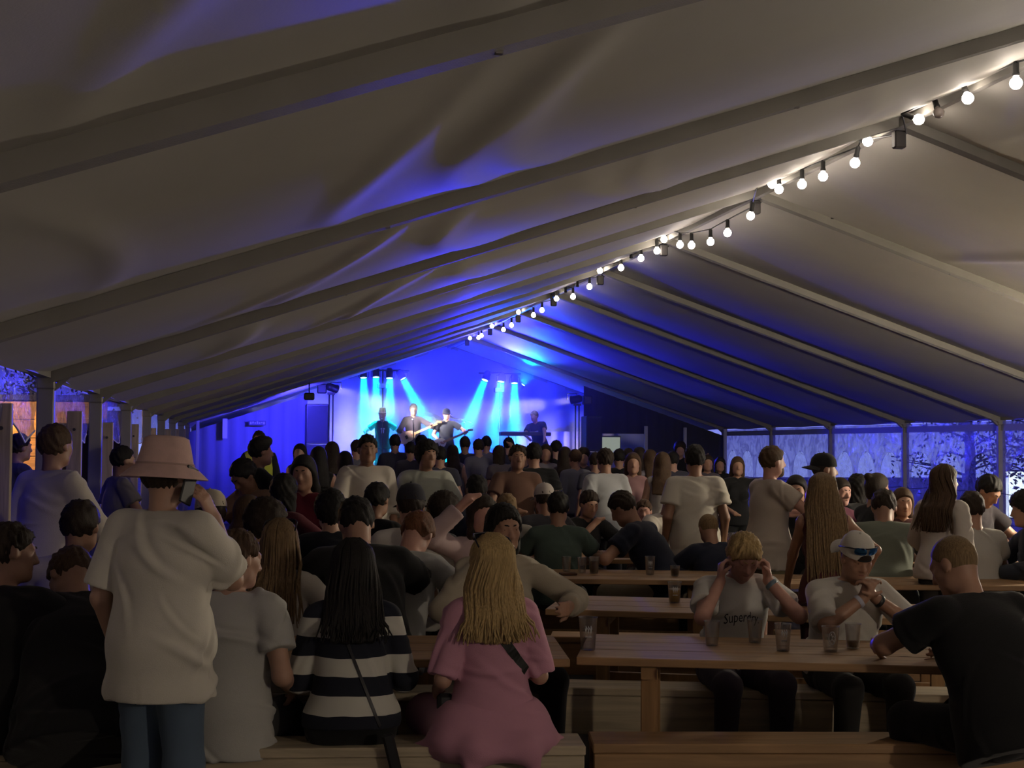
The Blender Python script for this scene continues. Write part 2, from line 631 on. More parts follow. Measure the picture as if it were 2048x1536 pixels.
class Fig:
    """skeleton and parts of one figure in local space: faces +Y, right hand at +X, floor at z = 0"""
    def __init__(s, **kw):
        P = dict(DEF); P.update(kw); s.P = P
        fem, bulk = P['fem'], P['bulk']
        s.zp = 0.56 if P['sit'] else 0.95
        pel = V3(0, 0, s.zp)
        S = rotm(1, P['side']) @ rotm(0, -P['lean'])       # spine frame
        T = S @ rotm(2, P['twist'])                         # chest frame
        up = S[:, 2]
        s.S, s.T, s.pel, s.up = S, T, pel, up
        s.waist = pel + up * 0.13
        s.chest = pel + up * 0.31 + T[:, 1] * 0.005
        s.shl = pel + up * 0.455 - T[:, 1] * 0.005
        s.neck = pel + up * 0.52
        sw = (0.148 if fem else 0.17) * (0.6 + 0.4 * bulk)
        s.sw = sw
        Hm = T @ rotm(2, P['hyaw']) @ rotm(1, P['hroll']) @ rotm(0, -P['hpitch'])
        # heads stay level against half of the lean
        Hm = rotm(0, 0) @ Hm
        s.H = Hm
        nd = nrm(up * 0.5 + V3(0, 0, 0.5) + T[:, 1] * 0.15)
        s.headbase = s.neck + nd * 0.055
        s.head = s.headbase + Hm @ V3(0, 0.022, 0.098)
        s.top = s.head + Hm @ V3(0, -0.012, 0.122)
        s.arm = {}
        for sd, sg in (('L', -1), ('R', 1)):
            sh = s.shl + T[:, 0] * sg * sw
            w = P[sd]
            if w is None:
                w = sh + V3(sg * 0.07, 0.06, -0.50)
                hint = V3(sg * 0.3, -1, 0)
            else:
                w, hint = w
                w = np.asarray(w, float)
            e, w = ik(sh, w, 0.285, 0.255, hint)
            s.arm[sd] = (sh, e, w)
        s.leg = {}
        hw = 0.095 if fem else 0.09
        for sd, sg in (('L', -1), ('R', 1)):
            hp = pel + V3(sg * hw, 0, -0.03)
            if P['sit']:
                sp = 0.06 + P['knees']
                kn = hp + nrm(V3(sg * sp, 0.43, -0.02)) * 0.43
                an = V3(kn[0] + sg * 0.01, kn[1] - 0.04, 0.085)
            else:
                kn = V3(sg * (0.10 + P['knees'] * .5), 0.03, 0.50)
                an = V3(sg * (0.105 + P['knees']), -0.02, 0.085)
            if P['legs'] and sd in P['legs']:
                kn, an = [np.asarray(q, float) for q in P['legs'][sd]]
            s.leg[sd] = (hp, kn, an)

    def hl(s, *a): return s.head + s.H @ V3(*a)

    # ---------------- body
    def hand(s, g, sd, fine):
        sh, e, w = s.arm[sd]
        sg = -1 if sd == 'L' else 1
        P = s.P
        hd = P['hL'] if sd == 'L' else P['hR']
        f = nrm(w - e) if hd is None else nrm(hd)
        pn = P['palmL'] if sd == 'L' else P['palmR']
        if pn is None: pn = V3(-sg, 0.2, 0) - 0.0 * f
        pn = nrm(np.asarray(pn, float) - f * (np.asarray(pn, float) @ f))     # palm faces this way
        lat = np.cross(pn, f) * (1 if sd == 'R' else -1)                      # towards the thumb
        if not fine:
            g.cone(w, w + f * 0.08, 0.027, 0.033, k=0.02)
            g.cone(w + f * 0.09, w + f * 0.15 + pn * 0.03, 0.024, 0.016, k=0.02)
            g.cone(w + f * 0.03 + lat * 0.02, w + f * 0.09 + lat * 0.045 + pn * 0.015, 0.014, 0.012, k=0.01)
            return
        pw = w + f * 0.012
        for o in (-0.026, -0.009, 0.009, 0.026):
            g.cone(pw + lat * o * 0.6, w + f * 0.088 + lat * o, 0.016, 0.0135, k=0.012)
        cu = P['curl']
        for i, (o, ln) in enumerate(((0.029, 0.072), (0.010, 0.080), (-0.010, 0.074), (-0.029, 0.058))):
            b = w + f * 0.088 + lat * o
            ang = 0.0
            dirn = f + lat * o * 1.2
            for q, fr in enumerate((0.45, 0.31, 0.24)):
                ang += cu * (0.75 + 0.12 * i) * (1.0 if q else 0.8)
                dd = nrm(dirn * math.cos(ang) + pn * math.sin(ang))
                nb_ = b + dd * ln * fr
                g.cone(b, nb_, 0.0095 - q * 0.0009, 0.0088 - q * 0.0009, k=0.004)
                b = nb_
        tb = w + f * 0.025 + lat * 0.022
        t1 = tb + nrm(f * 0.6 + lat * 0.75 + pn * 0.35) * 0.045
        t2 = t1 + nrm(f * 0.8 + lat * 0.25 + pn * (0.3 + cu * 0.5)) * 0.032
        g.cone(tb, t1, 0.015, 0.011, k=0.008).cone(t1, t2, 0.011, 0.0085, k=0.003)

    def headprims(s, g, fine):
        H = s.H
        bulk = 1.0 if s.P['fem'] else 1.03
        g.ell(s.hl(0, -0.014, 0.022), (0.075 * bulk, 0.094, 0.096), H, k=0.02)
        g.ell(s.hl(0, 0.028, -0.045), (0.058 * bulk, 0.060, 0.074), H, k=0.03)
        g.cone(s.hl(0, 0.070, -0.092), s.hl(0, 0.060, -0.09), 0.021, 0.022, k=0.03)
        g.cone(s.hl(-0.034, 0.02, -0.075), s.hl(0.034, 0.02, -0.075), 0.03, 0.03, k=0.03)
        g.cone(s.hl(0, 0.084, 0.012), s.hl(0, 0.103, -0.026), 0.010, 0.0135, k=0.012)
        g.cone(s.hl(-0.013, 0.09, -0.03), s.hl(0.013, 0.09, -0.03), 0.0095, 0.0095, k=0.008)
        if fine:
            g.cone(s.hl(-0.044, 0.066, 0.031), s.hl(-0.012, 0.080, 0.029), 0.0095, 0.011, k=0.014)
            g.cone(s.hl(0.044, 0.066, 0.031), s.hl(0.012, 0.080, 0.029), 0.0095, 0.011, k=0.014)
            g.ell(s.hl(0, 0.083, -0.054), (0.023, 0.011, 0.0065), H, k=0.006)
            g.ell(s.hl(0, 0.080, -0.066), (0.020, 0.011, 0.0075), H, k=0.006)
            g.cone(s.hl(-0.045, 0.055, -0.015), s.hl(-0.04, 0.06, -0.03), 0.018, 0.016, k=0.02)
            g.cone(s.hl(0.045, 0.055, -0.015), s.hl(0.04, 0.06, -0.03), 0.018, 0.016, k=0.02)
        for sg in (-1, 1):
            g.ell(s.hl(sg * 0.079, -0.004, -0.006), (0.009, 0.019, 0.031), H @ rotm(0, 0.25), k=0.008)
        g.cone(s.neck - s.up * 0.03, s.hl(0, -0.025, -0.055), 0.055 if not s.P['fem'] else 0.046, 0.053 if not s.P['fem'] else 0.044, k=0.03)
        if fine:
            for sg in (-1, 1):
                g.sub(s.hl(sg * 0.031, 0.098, 0.010), (0.017, 0.017, 0.012), k=0.012, M=H)
            g.sub(s.hl(0, 0.097, -0.0600), (0.019, 0.012, 0.0016), k=0.004, M=H)

    def torso(s, g, e=0.0, e2=0.0):
        """torso primitives grown by e (and by e2 at the waist and hips)"""
        T, S = s.T, s.S
        fem, b = s.P['fem'], s.P['bulk']
        g.ell(s.pel + s.up * 0.01, ((0.165 if fem else 0.155) * b + e2, 0.105 * b + e2, 0.125 + e2), S, k=0.06)
        g.ell(s.waist + s.up * 0.02, ((0.118 if fem else 0.138) * b + e2, 0.092 * b + e2, 0.15), S, k=0.07)
        g.ell(s.chest, ((0.132 if fem else 0.158) * b + e, 0.102 * b + e, 0.165 + e), T, k=0.06)
        g.cone(s.shl - T[:, 0] * s.sw * 0.80 - s.up * 0.004, s.shl + T[:, 0] * s.sw * 0.80 - s.up * 0.004, 0.053 + e * 0.6, 0.053 + e * 0.6, k=0.05)
        for sg in (-1, 1):
            g.cone(s.neck - s.up * 0.008 + T[:, 0] * sg * 0.035, s.shl + T[:, 0] * sg * s.sw * 0.8 + s.up * 0.018, 0.032 + e * .6, 0.033 + e * .6, k=0.04)
            if fem:
                g.ell(s.chest + T @ V3(sg * 0.07, 0.085, -0.01), (0.058 + e, 0.055 + e, 0.058 + e), T, k=0.04)

    def armprims(s, g, e=0.0, upto=2.0, taper=0.0, clip=True):
        b = 0.75 + 0.25 * s.P['bulk']
        fe = 0.85 if s.P['fem'] else 1.0
        for sd in 'LR':
            sh, el, w = s.arm[sd]
            up1 = min(upto, 1.0)
            e1 = sh + (el - sh) * up1
            r1 = 0.050 * b * fe + e; r2 = (0.050 + (0.040 - 0.050) * up1) * b * fe + e + taper
            cl = (e1, nrm(el - sh)) if (clip and upto < 1.0) else None
            g.cone(sh, e1 + ((el - sh) * 0.05 if cl else 0), r1 * 0.93, r2, k=0.05, clip=cl)
            if upto > 1.0:
                t = min(upto - 1.0, 1.0)
                w1 = el + (w - el) * t
                cl = (w1, nrm(w - el)) if clip and e > 0 else None
                g.cone(el, w1, 0.040 * b * fe + e, (0.040 - 0.011 * t) * b * fe + e + taper * .5, k=0.02, clip=cl)

    def legprims(s, g, e=0.0, upto=2.0):
        b = 0.7 + 0.3 * s.P['bulk']
        for sd in 'LR':
            hp, kn, an = s.leg[sd]
            t = min(upto, 1.0)
            k1 = hp + (kn - hp) * t
            cl = (k1, nrm(kn - hp)) if upto < 1 else None
            g.cone(hp, k1, 0.088 * b + e, (0.088 - 0.030 * t) * b + e * 1.2, k=0.05, clip=cl)
            if upto > 1:
                t = min(upto - 1, 1.0)
                g.cone(kn, kn + (an - kn) * t, 0.058 * b + e * 1.2, (0.058 - 0.020 * t) * b + e * 1.3, k=0.03)

    def body(s, h):
        fine = h < 0.0112
        g = Grp(0.03)
        s.torso(g)
        s.armprims(g, clip=False)
        s.legprims(g)
        for sd in 'LR':
            s.hand(g, sd, h < 0.0095)
            hp, kn, an = s.leg[sd]
            fd = V3(0.15 if sd == 'R' else -0.15, 1, 0)
            g.cone(an - V3(0, 0.03, 0.04), an + nrm(fd) * 0.13 + V3(0, 0, -0.05), 0.036, 0.028, k=0.02)
        gh = Grp(0.03)
        s.headprims(gh, fine)
        gs = [g, gh]
        if fine:
            gl = Grp(0.004)
            for sg in (-1, 1):
                gl.ell(s.hl(sg * 0.031, 0.0765, 0.0185), (0.0165, 0.0105, 0.0075), s.H)
                gl.ell(s.hl(sg * 0.031, 0.0745, 0.0015), (0.0155, 0.0095, 0.0065), s.H)
            gs.append(gl)
        return sdf_mesh(gs, h)

    # ---------------- clothes
    def shirt(s, h):
        P = s.P
        g = Grp(0.03)
        e = P['loose']
        kind = P['top']
        s.torso(g, e, e * 1.4)
        hem = s.pel - s.up * P['hem']
        if P['hem'] > 0.06:
            g.cone(s.pel, hem - s.up * 0.03, 0.13 * P['bulk'] + e, 0.14 * P['bulk'] + e, k=0.08)
            g.ell(s.pel - s.up * (P['hem'] - 0.02), (0.182 * P['bulk'] + e, 0.128 * P['bulk'] + e, 0.13), s.S, k=0.05)
        g.clip(hem, -s.up)
        g.clip(s.neck + s.up * 0.012, s.up)
        ga = Grp(0.03)
        sl = {'tee': 0.62, 'wide': 0.86, 'long': 1.94, 'half': 0.95, 'vest': 0.02, 'rolled': 1.35}[kind]
        if kind != 'vest':
            s.armprims(ga, e * 0.9 + (0.006 if kind in ('tee', 'wide') else 0.002), sl, taper=0.012 if kind in ('tee', 'wide', 'half') else 0.004)
            return sdf_mesh([g, ga], h)
        return sdf_mesh([g], h)

    def bottoms(s, h):
        P = s.P
        kind = P['bot']
        g = Grp(0.03)
        e = 0.012
        g.ell(s.pel + s.up * 0.0, ((0.168 if P['fem'] else 0.16) * P['bulk'] + 0.004, 0.112 * P['bulk'], 0.12), s.S, k=0.06)
        if kind == 'dress':
            g.ell(s.pel + V3(0, -0.02, -0.03), (0.215, 0.16, 0.11), None, k=0.08)
            g.ell(s.pel + V3(0, -0.10, -0.085), (0.25, 0.12, 0.05), None, k=0.06)
            for sd in 'LR':
                hp, kn, an = s.leg[sd]
                sg = -1 if sd == 'L' else 1
                g.cone(hp + V3(sg * 0.03, 0, -0.01), kn + V3(sg * 0.05, 0, 0), 0.12, 0.10, k=0.12)
                g.cone(hp + V3(sg * 0.10, -0.09, -0.06), hp + V3(sg * 0.22, 0.02, -0.085), 0.05, 0.028, k=0.06)
                g.cone(hp + V3(sg * 0.02, -0.19, -0.07), hp + V3(sg * 0.05, -0.21, -0.15), 0.05, 0.022, k=0.07)
            g.cone(s.pel + V3(-0.08, -0.19, -0.10), s.pel + V3(0.10, -0.20, -0.10), 0.035, 0.035, k=0.06)
            g.clip(s.leg['L'][1] + V3(0, 0.02, 0), V3(0, 1, 0))
        elif kind == 'skirt':
            for sd in 'LR':
                hp, kn, an = s.leg[sd]
                g.cone(hp, kn, 0.10, 0.085, k=0.12)
            g.clip((s.leg['L'][1] + s.leg['R'][1]) / 2, nrm(s.leg['L'][1] - s.leg['L'][0]))
        else:
            s.legprims(g, e, {'trousers': 2.0, 'shorts': 0.92, 'capri': 1.3}[kind])
        if P['sit']: g.clip(s.pel + V3(0, 0, 0.09), V3(0, 0, 1))
        else: g.clip(s.pel + s.up * 0.10, s.up)
        return sdf_mesh([g], h)

    def shoe(s, h, side):
        g = Grp(0.01)
        for sd in side:
            hp, kn, an = s.leg[sd]
            fd = nrm(V3(0.15 if sd == 'R' else -0.15, 1, 0))
            g.cone(an - V3(0, 0.035, 0.045), an + fd * 0.06 + V3(0, 0, -0.045), 0.050, 0.048, k=0.02)
            g.cone(an + fd * 0.06 + V3(0, 0, -0.045), an + fd * 0.14 + V3(0, 0, -0.050), 0.048, 0.036, k=0.02)
        g.clip(V3(0, 0, 0.002), V3(0, 0, -1))
        return sdf_mesh([g], max(h, 0.012))

    def hairpath(s, off, L):
        """root, nape, shoulder blade and tip of a hanging lock, lying over the back"""
        T, e, b = s.T, s.P['loose'], s.P['bulk']
        p0 = s.hl(off, -0.060 + abs(off) * 0.75, 0.0)
        p1 = s.neck + T @ V3(off * 1.05, -0.055 + abs(off) * 0.4, 0.045)
        if L <= 0.14:
            return p0, p0 + V3(0, 0, -0.13), p0, p0
        bk = 0.085 * b + e + 0.012
        p2 = s.shl + T @ V3(off * 1.15, -(0.060 + e), 0.0)
        p3 = s.shl - s.up * max(L - 0.18, 0.03) + T @ V3(off * 1.35, -bk, 0)
        return p0, p1, p2, p3

    def hairmesh(s, h):
        st = s.P['hair']
        H = s.H
        g = Grp(0.02)
        t = {'short': 0.011, 'buzz': 0.004, 'long': 0.014, 'bun': 0.010, 'curly': 0.026, 'fringe': 0.016, 'bob': 0.018, 'tall': 0.013}[st]
        g.ell(s.hl(0, -0.016, 0.026), (0.077 + t, 0.095 + t, 0.094 + t), H, k=0.02)
        if st == 'tall': g.ell(s.hl(0, 0.02, 0.10), (0.06, 0.07, 0.04), H, k=0.03)
        if st in ('long', 'bob', 'bun', 'curly'):
            g.cone(s.hl(0, -0.05, 0.0), s.hl(0, -0.055, -0.06), 0.06, 0.05, k=0.03)
        n = H @ nrm(V3(0, 0.80, -0.60)) if st not in ('fringe',) else H @ nrm(V3(0, 0.66, -0.75))
        pt = s.hl(0, 0.070, 0.062) if st not in ('fringe', 'curly') else s.hl(0, 0.078, 0.045)
        if st == 'buzz': pt = s.hl(0, 0.060, 0.065)
        g.clip(pt, n)
        # nape and around the ears
        if st in ('short', 'buzz', 'fringe', 'tall'):
            g.clip(s.hl(0, -0.03, -0.058), H @ nrm(V3(0, -0.15, -1)))
            for sg in (-1, 1):
                g.sub(s.hl(sg * 0.085, 0.012, -0.022), (0.03, 0.030, 0.036), k=0.01, M=H)
        gs = [g]
        if st in ('long', 'bob'):
            L = s.P['hairlen'] if st == 'long' else 0.13
            dn = V3(0, 0, -1)
            q = Grp(0.03)
            back = s.hl(0, -0.085, 0.0)
            bk = -s.T[:, 1] * 0.035
            nL = max(2, int(L / 0.09))
            for off, rr in ((-0.062, 0.038), (-0.03, 0.045), (0, 0.046), (0.03, 0.045), (0.062, 0.038)):
                p0, p1, p2, p3 = s.hairpath(off, L)
                q.cone(p0, p1, rr, rr * 0.92, k=0.025)
                if L > 0.14:
                    q.cone(p1, p2, rr * 0.92, rr * 0.85, k=0.025)
                    q.cone(p2, p3, rr * 0.85, rr * 0.45, k=0.025)
            gs.append(q)
        if st == 'bun':
            q = Grp(0.01)
            q.ell(s.hl(0, -0.105, 0.085), (0.036, 0.036, 0.034), None, k=0.01)
            gs.append(q)
        Vt, Fq = sdf_mesh(gs, h)
        if st in ('curly',) and len(Vt):
            N = vnormals(Vt, Fq)
            Vt = Vt + N * (0.008 * np.sin(Vt[:, 0] * 190 + 1.3 * np.sin(Vt[:, 2] * 120)) * np.sin(Vt[:, 2] * 170 + Vt[:, 1] * 140))[:, None]
        if st in ('short', 'tall', 'fringe', 'bob') and len(Vt) and not s.P.get('hatted'):
            N = vnormals(Vt, Fq)
            Vt = Vt + N * (0.0045 * np.sin(Vt[:, 0] * 95 + 2 * np.sin(Vt[:, 1] * 60)) * np.sin(Vt[:, 2] * 70 + Vt[:, 1] * 80 + 1.0) + 0.003 * np.sin(Vt[:, 0] * 210 + Vt[:, 2] * 90))[:, None]
        if st in ('long', 'fringe', 'bob', 'short', 'tall') and len(Vt) and h < 0.01:
            N = vnormals(Vt, Fq)
            L = (Vt - s.head) @ s.H
            th = np.arctan2(L[:, 0], -L[:, 1])
            Vt = Vt + N * (0.0028 * np.sin(th * 23 + 2.0 * np.sin(Vt[:, 2] * 14)) + 0.0018 * np.sin(th * 51 + 3 * np.sin(Vt[:, 2] * 9 + 1)))[:, None]
        return Vt, Fq

    def beardmesh(s, h):
        g = Grp(0.02)
        H = s.H
        g.ell(s.hl(0, 0.030, -0.055), (0.063, 0.064, 0.074), H)
        g.cone(s.hl(0, 0.072, -0.096), s.hl(0, 0.066, -0.092), 0.024, 0.024)
        g.clip(s.hl(0, 0.03, -0.032), H @ nrm(V3(0, 0.35, 1)))
        g.sub(s.hl(0, 0.092, -0.054), (0.022, 0.02, 0.010), k=0.006, M=H)
        return sdf_mesh([g], h)


def folds(Vt, Fq, amp, seed=0, n=26):
    """cloth creases: short curved strokes, each a ridge beside a valley, pushed along the normals"""
    rs = np.random.RandomState(seed)
    N = vnormals(Vt, Fq)
    d = np.zeros(len(Vt))
    for i in range(n):
        c = rs.randint(len(Vt))
        nn = N[c]
        ref = V3(rs.choice((-1, 1)) * rs.uniform(0.3, 1.0), rs.normal() * 0.3, rs.uniform(-1.0, 0.25))
        t = nrm(ref - nn * (ref @ nn))
        w = np.cross(nn, t)
        q = Vt - Vt[c]
        al = q @ t; ac = q @ w + rs.uniform(-1.8, 1.8) * al * al; dp = q @ nn
        L, wd = rs.uniform(0.06, 0.17), rs.uniform(0.010, 0.022)
        env = np.exp(-(al / L) ** 2 - (dp / 0.08) ** 2)
        x = ac / wd
        d += env * (np.exp(-x * x) - 0.7 * np.exp(-(x - 1.5) ** 2)) * rs.uniform(0.5, 1.0)
    return Vt + N * (amp * d)[:, None]


SKIN = {'fair': (0.46, 0.27, 0.19), 'mid': (0.38, 0.21, 0.14), 'tan': (0.30, 0.16, 0.10), 'pink': (0.50, 0.27, 0.21)}


def skin(t='fair'):
    c = SKIN[t]
    return mat('skin_' + t, c, 0.5, noise=0.10, nscale=14, bump=0.06, bscale=160)


def cloth(col, name=None):
    nm = name or 'cloth_%02d_%02d_%02d' % tuple(int(k * 100) for k in col)
    return mat(nm, col, 0.9, noise=0.06, nscale=5, bump=0.15, bscale=220, sheen=0.1, spec=0.2)


HAIRC = {'black': (0.012, 0.010, 0.009), 'dark': (0.028, 0.018, 0.012), 'brown': (0.07, 0.04, 0.022), 'light': (0.20, 0.13, 0.065),
         'blond': (0.42, 0.29, 0.13), 'red': (0.14, 0.055, 0.025), 'grey': (0.22, 0.20, 0.18)}


def hairmat(t):
    nm = 'hair_' + t
    if nm in _mats: return _mats[nm]
    return mat(nm, HAIRC[t], 0.62, noise=0.35, nscale=30, bump=0.35, bscale=60, stretch=(6, 6, 0.5), spec=0.25)


_kits = {}


def kit(h, key, fig, extra=None):
    """meshes of one figure, made once"""
    if key in _kits: return _kits[key]
    P = fig.P
    out = {'fig': fig}
    out['body'] = mesh_from('person', *fig.body(h), smooth=True)
    Vt, Fq = fig.shirt(h)
    if h < 0.016 and P.get('fold', 0.006): Vt = folds(Vt, Fq, P.get('fold', 0.006), seed=P.get('seed', 1))
    out['top'] = mesh_from('shirt', Vt, Fq, smooth=True)
    Vt, Fq = fig.bottoms(h * 1.2)
    if h < 0.016: Vt = folds(Vt, Fq, 0.004, seed=7)
    out['bottoms'] = mesh_from('trousers', Vt, Fq, smooth=True)
    if P['shoe']:
        for sd in 'LR': out['shoe' + sd] = mesh_from('shoe', *fig.shoe(h * 1.2, sd), smooth=True)
    if P['hair'] != 'none': out['hair'] = mesh_from('hair', *fig.hairmesh(min(h, 0.02)), smooth=True)
    if P['beard']: out['beard'] = mesh_from('beard', *fig.beardmesh(min(h, 0.014)), smooth=True)
    _kits[key] = out
    return out


def put(mesh, name, m, parent):
    if m is not None and len(mesh.materials) == 0: mesh.materials.append(m)
    o = bpy.data.objects.new(name, mesh)
    COL.objects.link(o)
    if m is not None and mesh.materials[0] is not m:
        o.material_slots[0].link = 'OBJECT'
        o.material_slots[0].material = m
    if parent is not None: o.parent = parent
    return o


TOPN = {'tee': 't_shirt', 'wide': 't_shirt', 'long': 'long_sleeve_top', 'half': 'shirt', 'vest': 'sleeveless_top', 'rolled': 'shirt'}


root_M = {}


def person(K, px, py, d, face, label, top=(0.6, 0.58, 0.54), bot=(0.02, 0.02, 0.025), hair='dark', sk='fair', group=None, scale=None, topname=None, floor=0.0):
    """stand or seat a kit so that the crown is where the ray through (px, py) meets depth d; face is the compass turn"""
    fig = K['fig']
    T = at(px, py, d)
    a = face
    Rz = rotm(2, a)
    sc = (T[2] - floor) / fig.top[2] if scale is None else scale
    off = Rz @ (fig.top * sc)
    root = put(K['body'], 'person', skin(sk), None)
    root.location = (T[0] - off[0], T[1] - off[1], floor)
    root.rotation_euler = (0, 0, a)
    root.scale = (sc, sc, sc)
    tag(root, label, 'person', group)
    root_M[root.name] = Matrix.Translation(root.location) @ Matrix.Rotation(a, 4, 'Z') @ Matrix.Scale(sc, 4)
    shirt_ = put(K['top'], topname or TOPN[fig.P['top']], cloth(top) if isinstance(top, tuple) else top, root)
    put(K['bottoms'], {'trousers': 'trousers', 'shorts': 'shorts', 'skirt': 'skirt', 'capri': 'trousers', 'dress': 'dress_skirt'}[fig.P['bot']], cloth(bot), root)
    if 'shoeL' in K:
        for sd in 'LR': put(K['shoe' + sd], 'shoe', cloth((0.05, 0.05, 0.05)), root)
    if 'hair' in K: put(K['hair'], 'hair', hairmat(hair), root)
    if 'beard' in K: put(K['beard'], 'beard', hairmat(hair), root)
    if fig.P['eyes']:
        for sg in (-1, 1):
            m = MB().ball(fig.hl(sg * 0.031, 0.0725, 0.010), 0.0118, 10)
            e = m.build('eye', mat('eye_white', (0.55, 0.52, 0.5), 0.25), root)
            m2 = MB().ball(fig.hl(sg * 0.031, 0.0790, 0.010), 0.0066, 8)
            m2.build('iris', mat('iris', (0.03, 0.02, 0.015), 0.2), e)
            if sg > 0: MB().ball(fig.hl(0, 0.0815, -0.0595), (0.021, 0.0115, 0.0085), 10, Matrix([list(r_) for r_ in fig.H])).build('lips', mat('lips', (0.30, 0.11, 0.09), 0.4), root)
            MB().tube([fig.hl(sg * (0.012 + q * 0.009), 0.0945 - 0.0035 * q * q, 0.030 + 0.003 * math.sin(q * 1.1)) for q in range(4)], [0.003, 0.0042, 0.004, 0.0018], 6).build('eyebrow', hairmat(hair), root)
    return root



def hair_locks(root, fig, hairname, n=110, length=None, seed=3, spread=1.0, r0=0.007):
    """separate locks lying over long hair"""
    rs = np.random.RandomState(seed)
    L = length or fig.P['hairlen']
    m = MB()
    dn = V3(0, 0, -1)
    for k in range(n):
        off = rs.uniform(-0.085, 0.085)
        ph = off / 0.085 * 1.45
        rr = 0.047 - abs(off) * 0.1
        nv = fig.T @ V3(math.sin(ph), -math.cos(ph), 0)
        nh = fig.H @ V3(math.sin(ph), -math.cos(ph), 0)
        a0 = fig.hl(0.03 * math.sin(ph), -0.01 - 0.03 * math.cos(ph), 0.132 + rs.uniform(-.004, .002))
        a1 = fig.hl(0.083 * math.sin(ph), -0.016 - 0.095 * math.cos(ph), 0.085)
        a2 = fig.hl(0.097 * math.sin(ph), -0.016 - 0.116 * math.cos(ph), 0.02)
        p0, p1, p2, p3 = fig.hairpath(off, L)
        p3 = p3 + (p3 - p2) * rs.uniform(-0.25, 0.12) + fig.T[:, 0] * off * spread * rs.uniform(0, 0.5)
        j = rs.normal(0, 0.004, (3, 3))
        pts = [a0, a1, a2, p1 + nv * rr * 0.98 + j[0], p2 + nv * rr * 0.92 + j[1], (p2 + p3) / 2 + nv * rr * 0.82 + j[2], p3 + nv * rr * 0.55 + rs.normal(0, 0.008, 3)]
        # smooth
        q = []
        for i in range(len(pts) - 1):
            pa, pb, pc, pd = pts[max(i - 1, 0)], pts[i], pts[i + 1], pts[min(i + 2, len(pts) - 1)]
            for t in (0.0, 0.5):
                q.append(0.5 * ((2 * pb) + (-pa + pc) * t + (2 * pa - 5 * pb + 4 * pc - pd) * t * t + (-pa + 3 * pb - 3 * pc + pd) * t ** 3))
        q.append(pts[-1])
        w = [r0 * (0.35 + 0.65 * min(1, i / 3)) * (1 - 0.75 * max(0, (i - 7) / (len(q) - 7))) for i in range(len(q))]
        m.tube(q, w, 5, cap=False)
    o = m.build('hair_strands', hairmat(hairname), root)
    o['kind'] = 'stuff'
    return o


def strap(root, mesh, pts, width, matl, name='strap', lift=0.006):
    """a flat band laid over a mesh: points are pushed to the mesh from outside"""
    from mathutils.bvhtree import BVHTree
    bv = BVHTree.FromPolygons([v.co for v in mesh.vertices], [list(p.vertices) for p in mesh.polygons])
    out = []
    for p in pts:
        loc, nn, i, dd = bv.ray_cast(Vector((p[0], p[1] - 0.4, p[2])), Vector((0, 1, 0)))
        if loc is None: loc, nn, i, dd = bv.find_nearest(Vector(p))
        nn = (nn + Vector((0, -1.0, 0))).normalized()
        out.append((loc + nn * lift, nn))
    V, Q = [], []
    for i, (p, nn) in enumerate(out):
        d = (out[min(i + 1, len(out) - 1)][0] - out[max(i - 1, 0)][0]).normalized()
        sd = d.cross(nn).normalized() * width / 2
        V += [p - sd, p + sd, p + sd - nn * 0.004, p - sd - nn * 0.004]
    for i in range(len(out) - 1):
        a = i * 4
        Q += [(a, a + 1, a + 5, a + 4), (a + 1, a + 2, a + 6, a + 5), (a + 2, a + 3, a + 7, a + 6), (a + 3, a, a + 4, a + 7)]
    return MB().add(V, Q).build(name, matl, root)


def headM(fig):
    H = fig.H
    return Matrix(((H[0][0], H[0][1], H[0][2], fig.head[0]), (H[1][0], H[1][1], H[1][2], fig.head[1]), (H[2][0], H[2][1], H[2][2], fig.head[2]), (0, 0, 0, 1)))


def bucket_hat(root, fig, col):
    M = headM(fig) @ Matrix.Translation((0, -0.014, 0.022)) @ Matrix.Rotation(-0.12, 4, 'X') @ Matrix.Diagonal((1.07, 1.30, 1.05, 1))
    mm = mat('felt_pink', col, 0.9, noise=0.08, nscale=20, bump=0.2, bscale=150)
    h = MB().lathe([(0.0, 0.122), (0.055, 0.121), (0.072, 0.112), (0.080, 0.08), (0.090, 0.03), (0.094, 0.012)], 32, M).build('bucket_hat', mm, root)
    MB().lathe([(0.093, 0.014), (0.118, -0.010), (0.142, -0.034), (0.143, -0.038), (0.138, -0.036), (0.092, 0.004)], 32, M).build('hat_brim', mm, h)
    MB().lathe([(0.0945, 0.020), (0.096, 0.016), (0.0945, 0.012)], 32, M).build('hat_seam', cloth((0.40, 0.27, 0.24)), h)


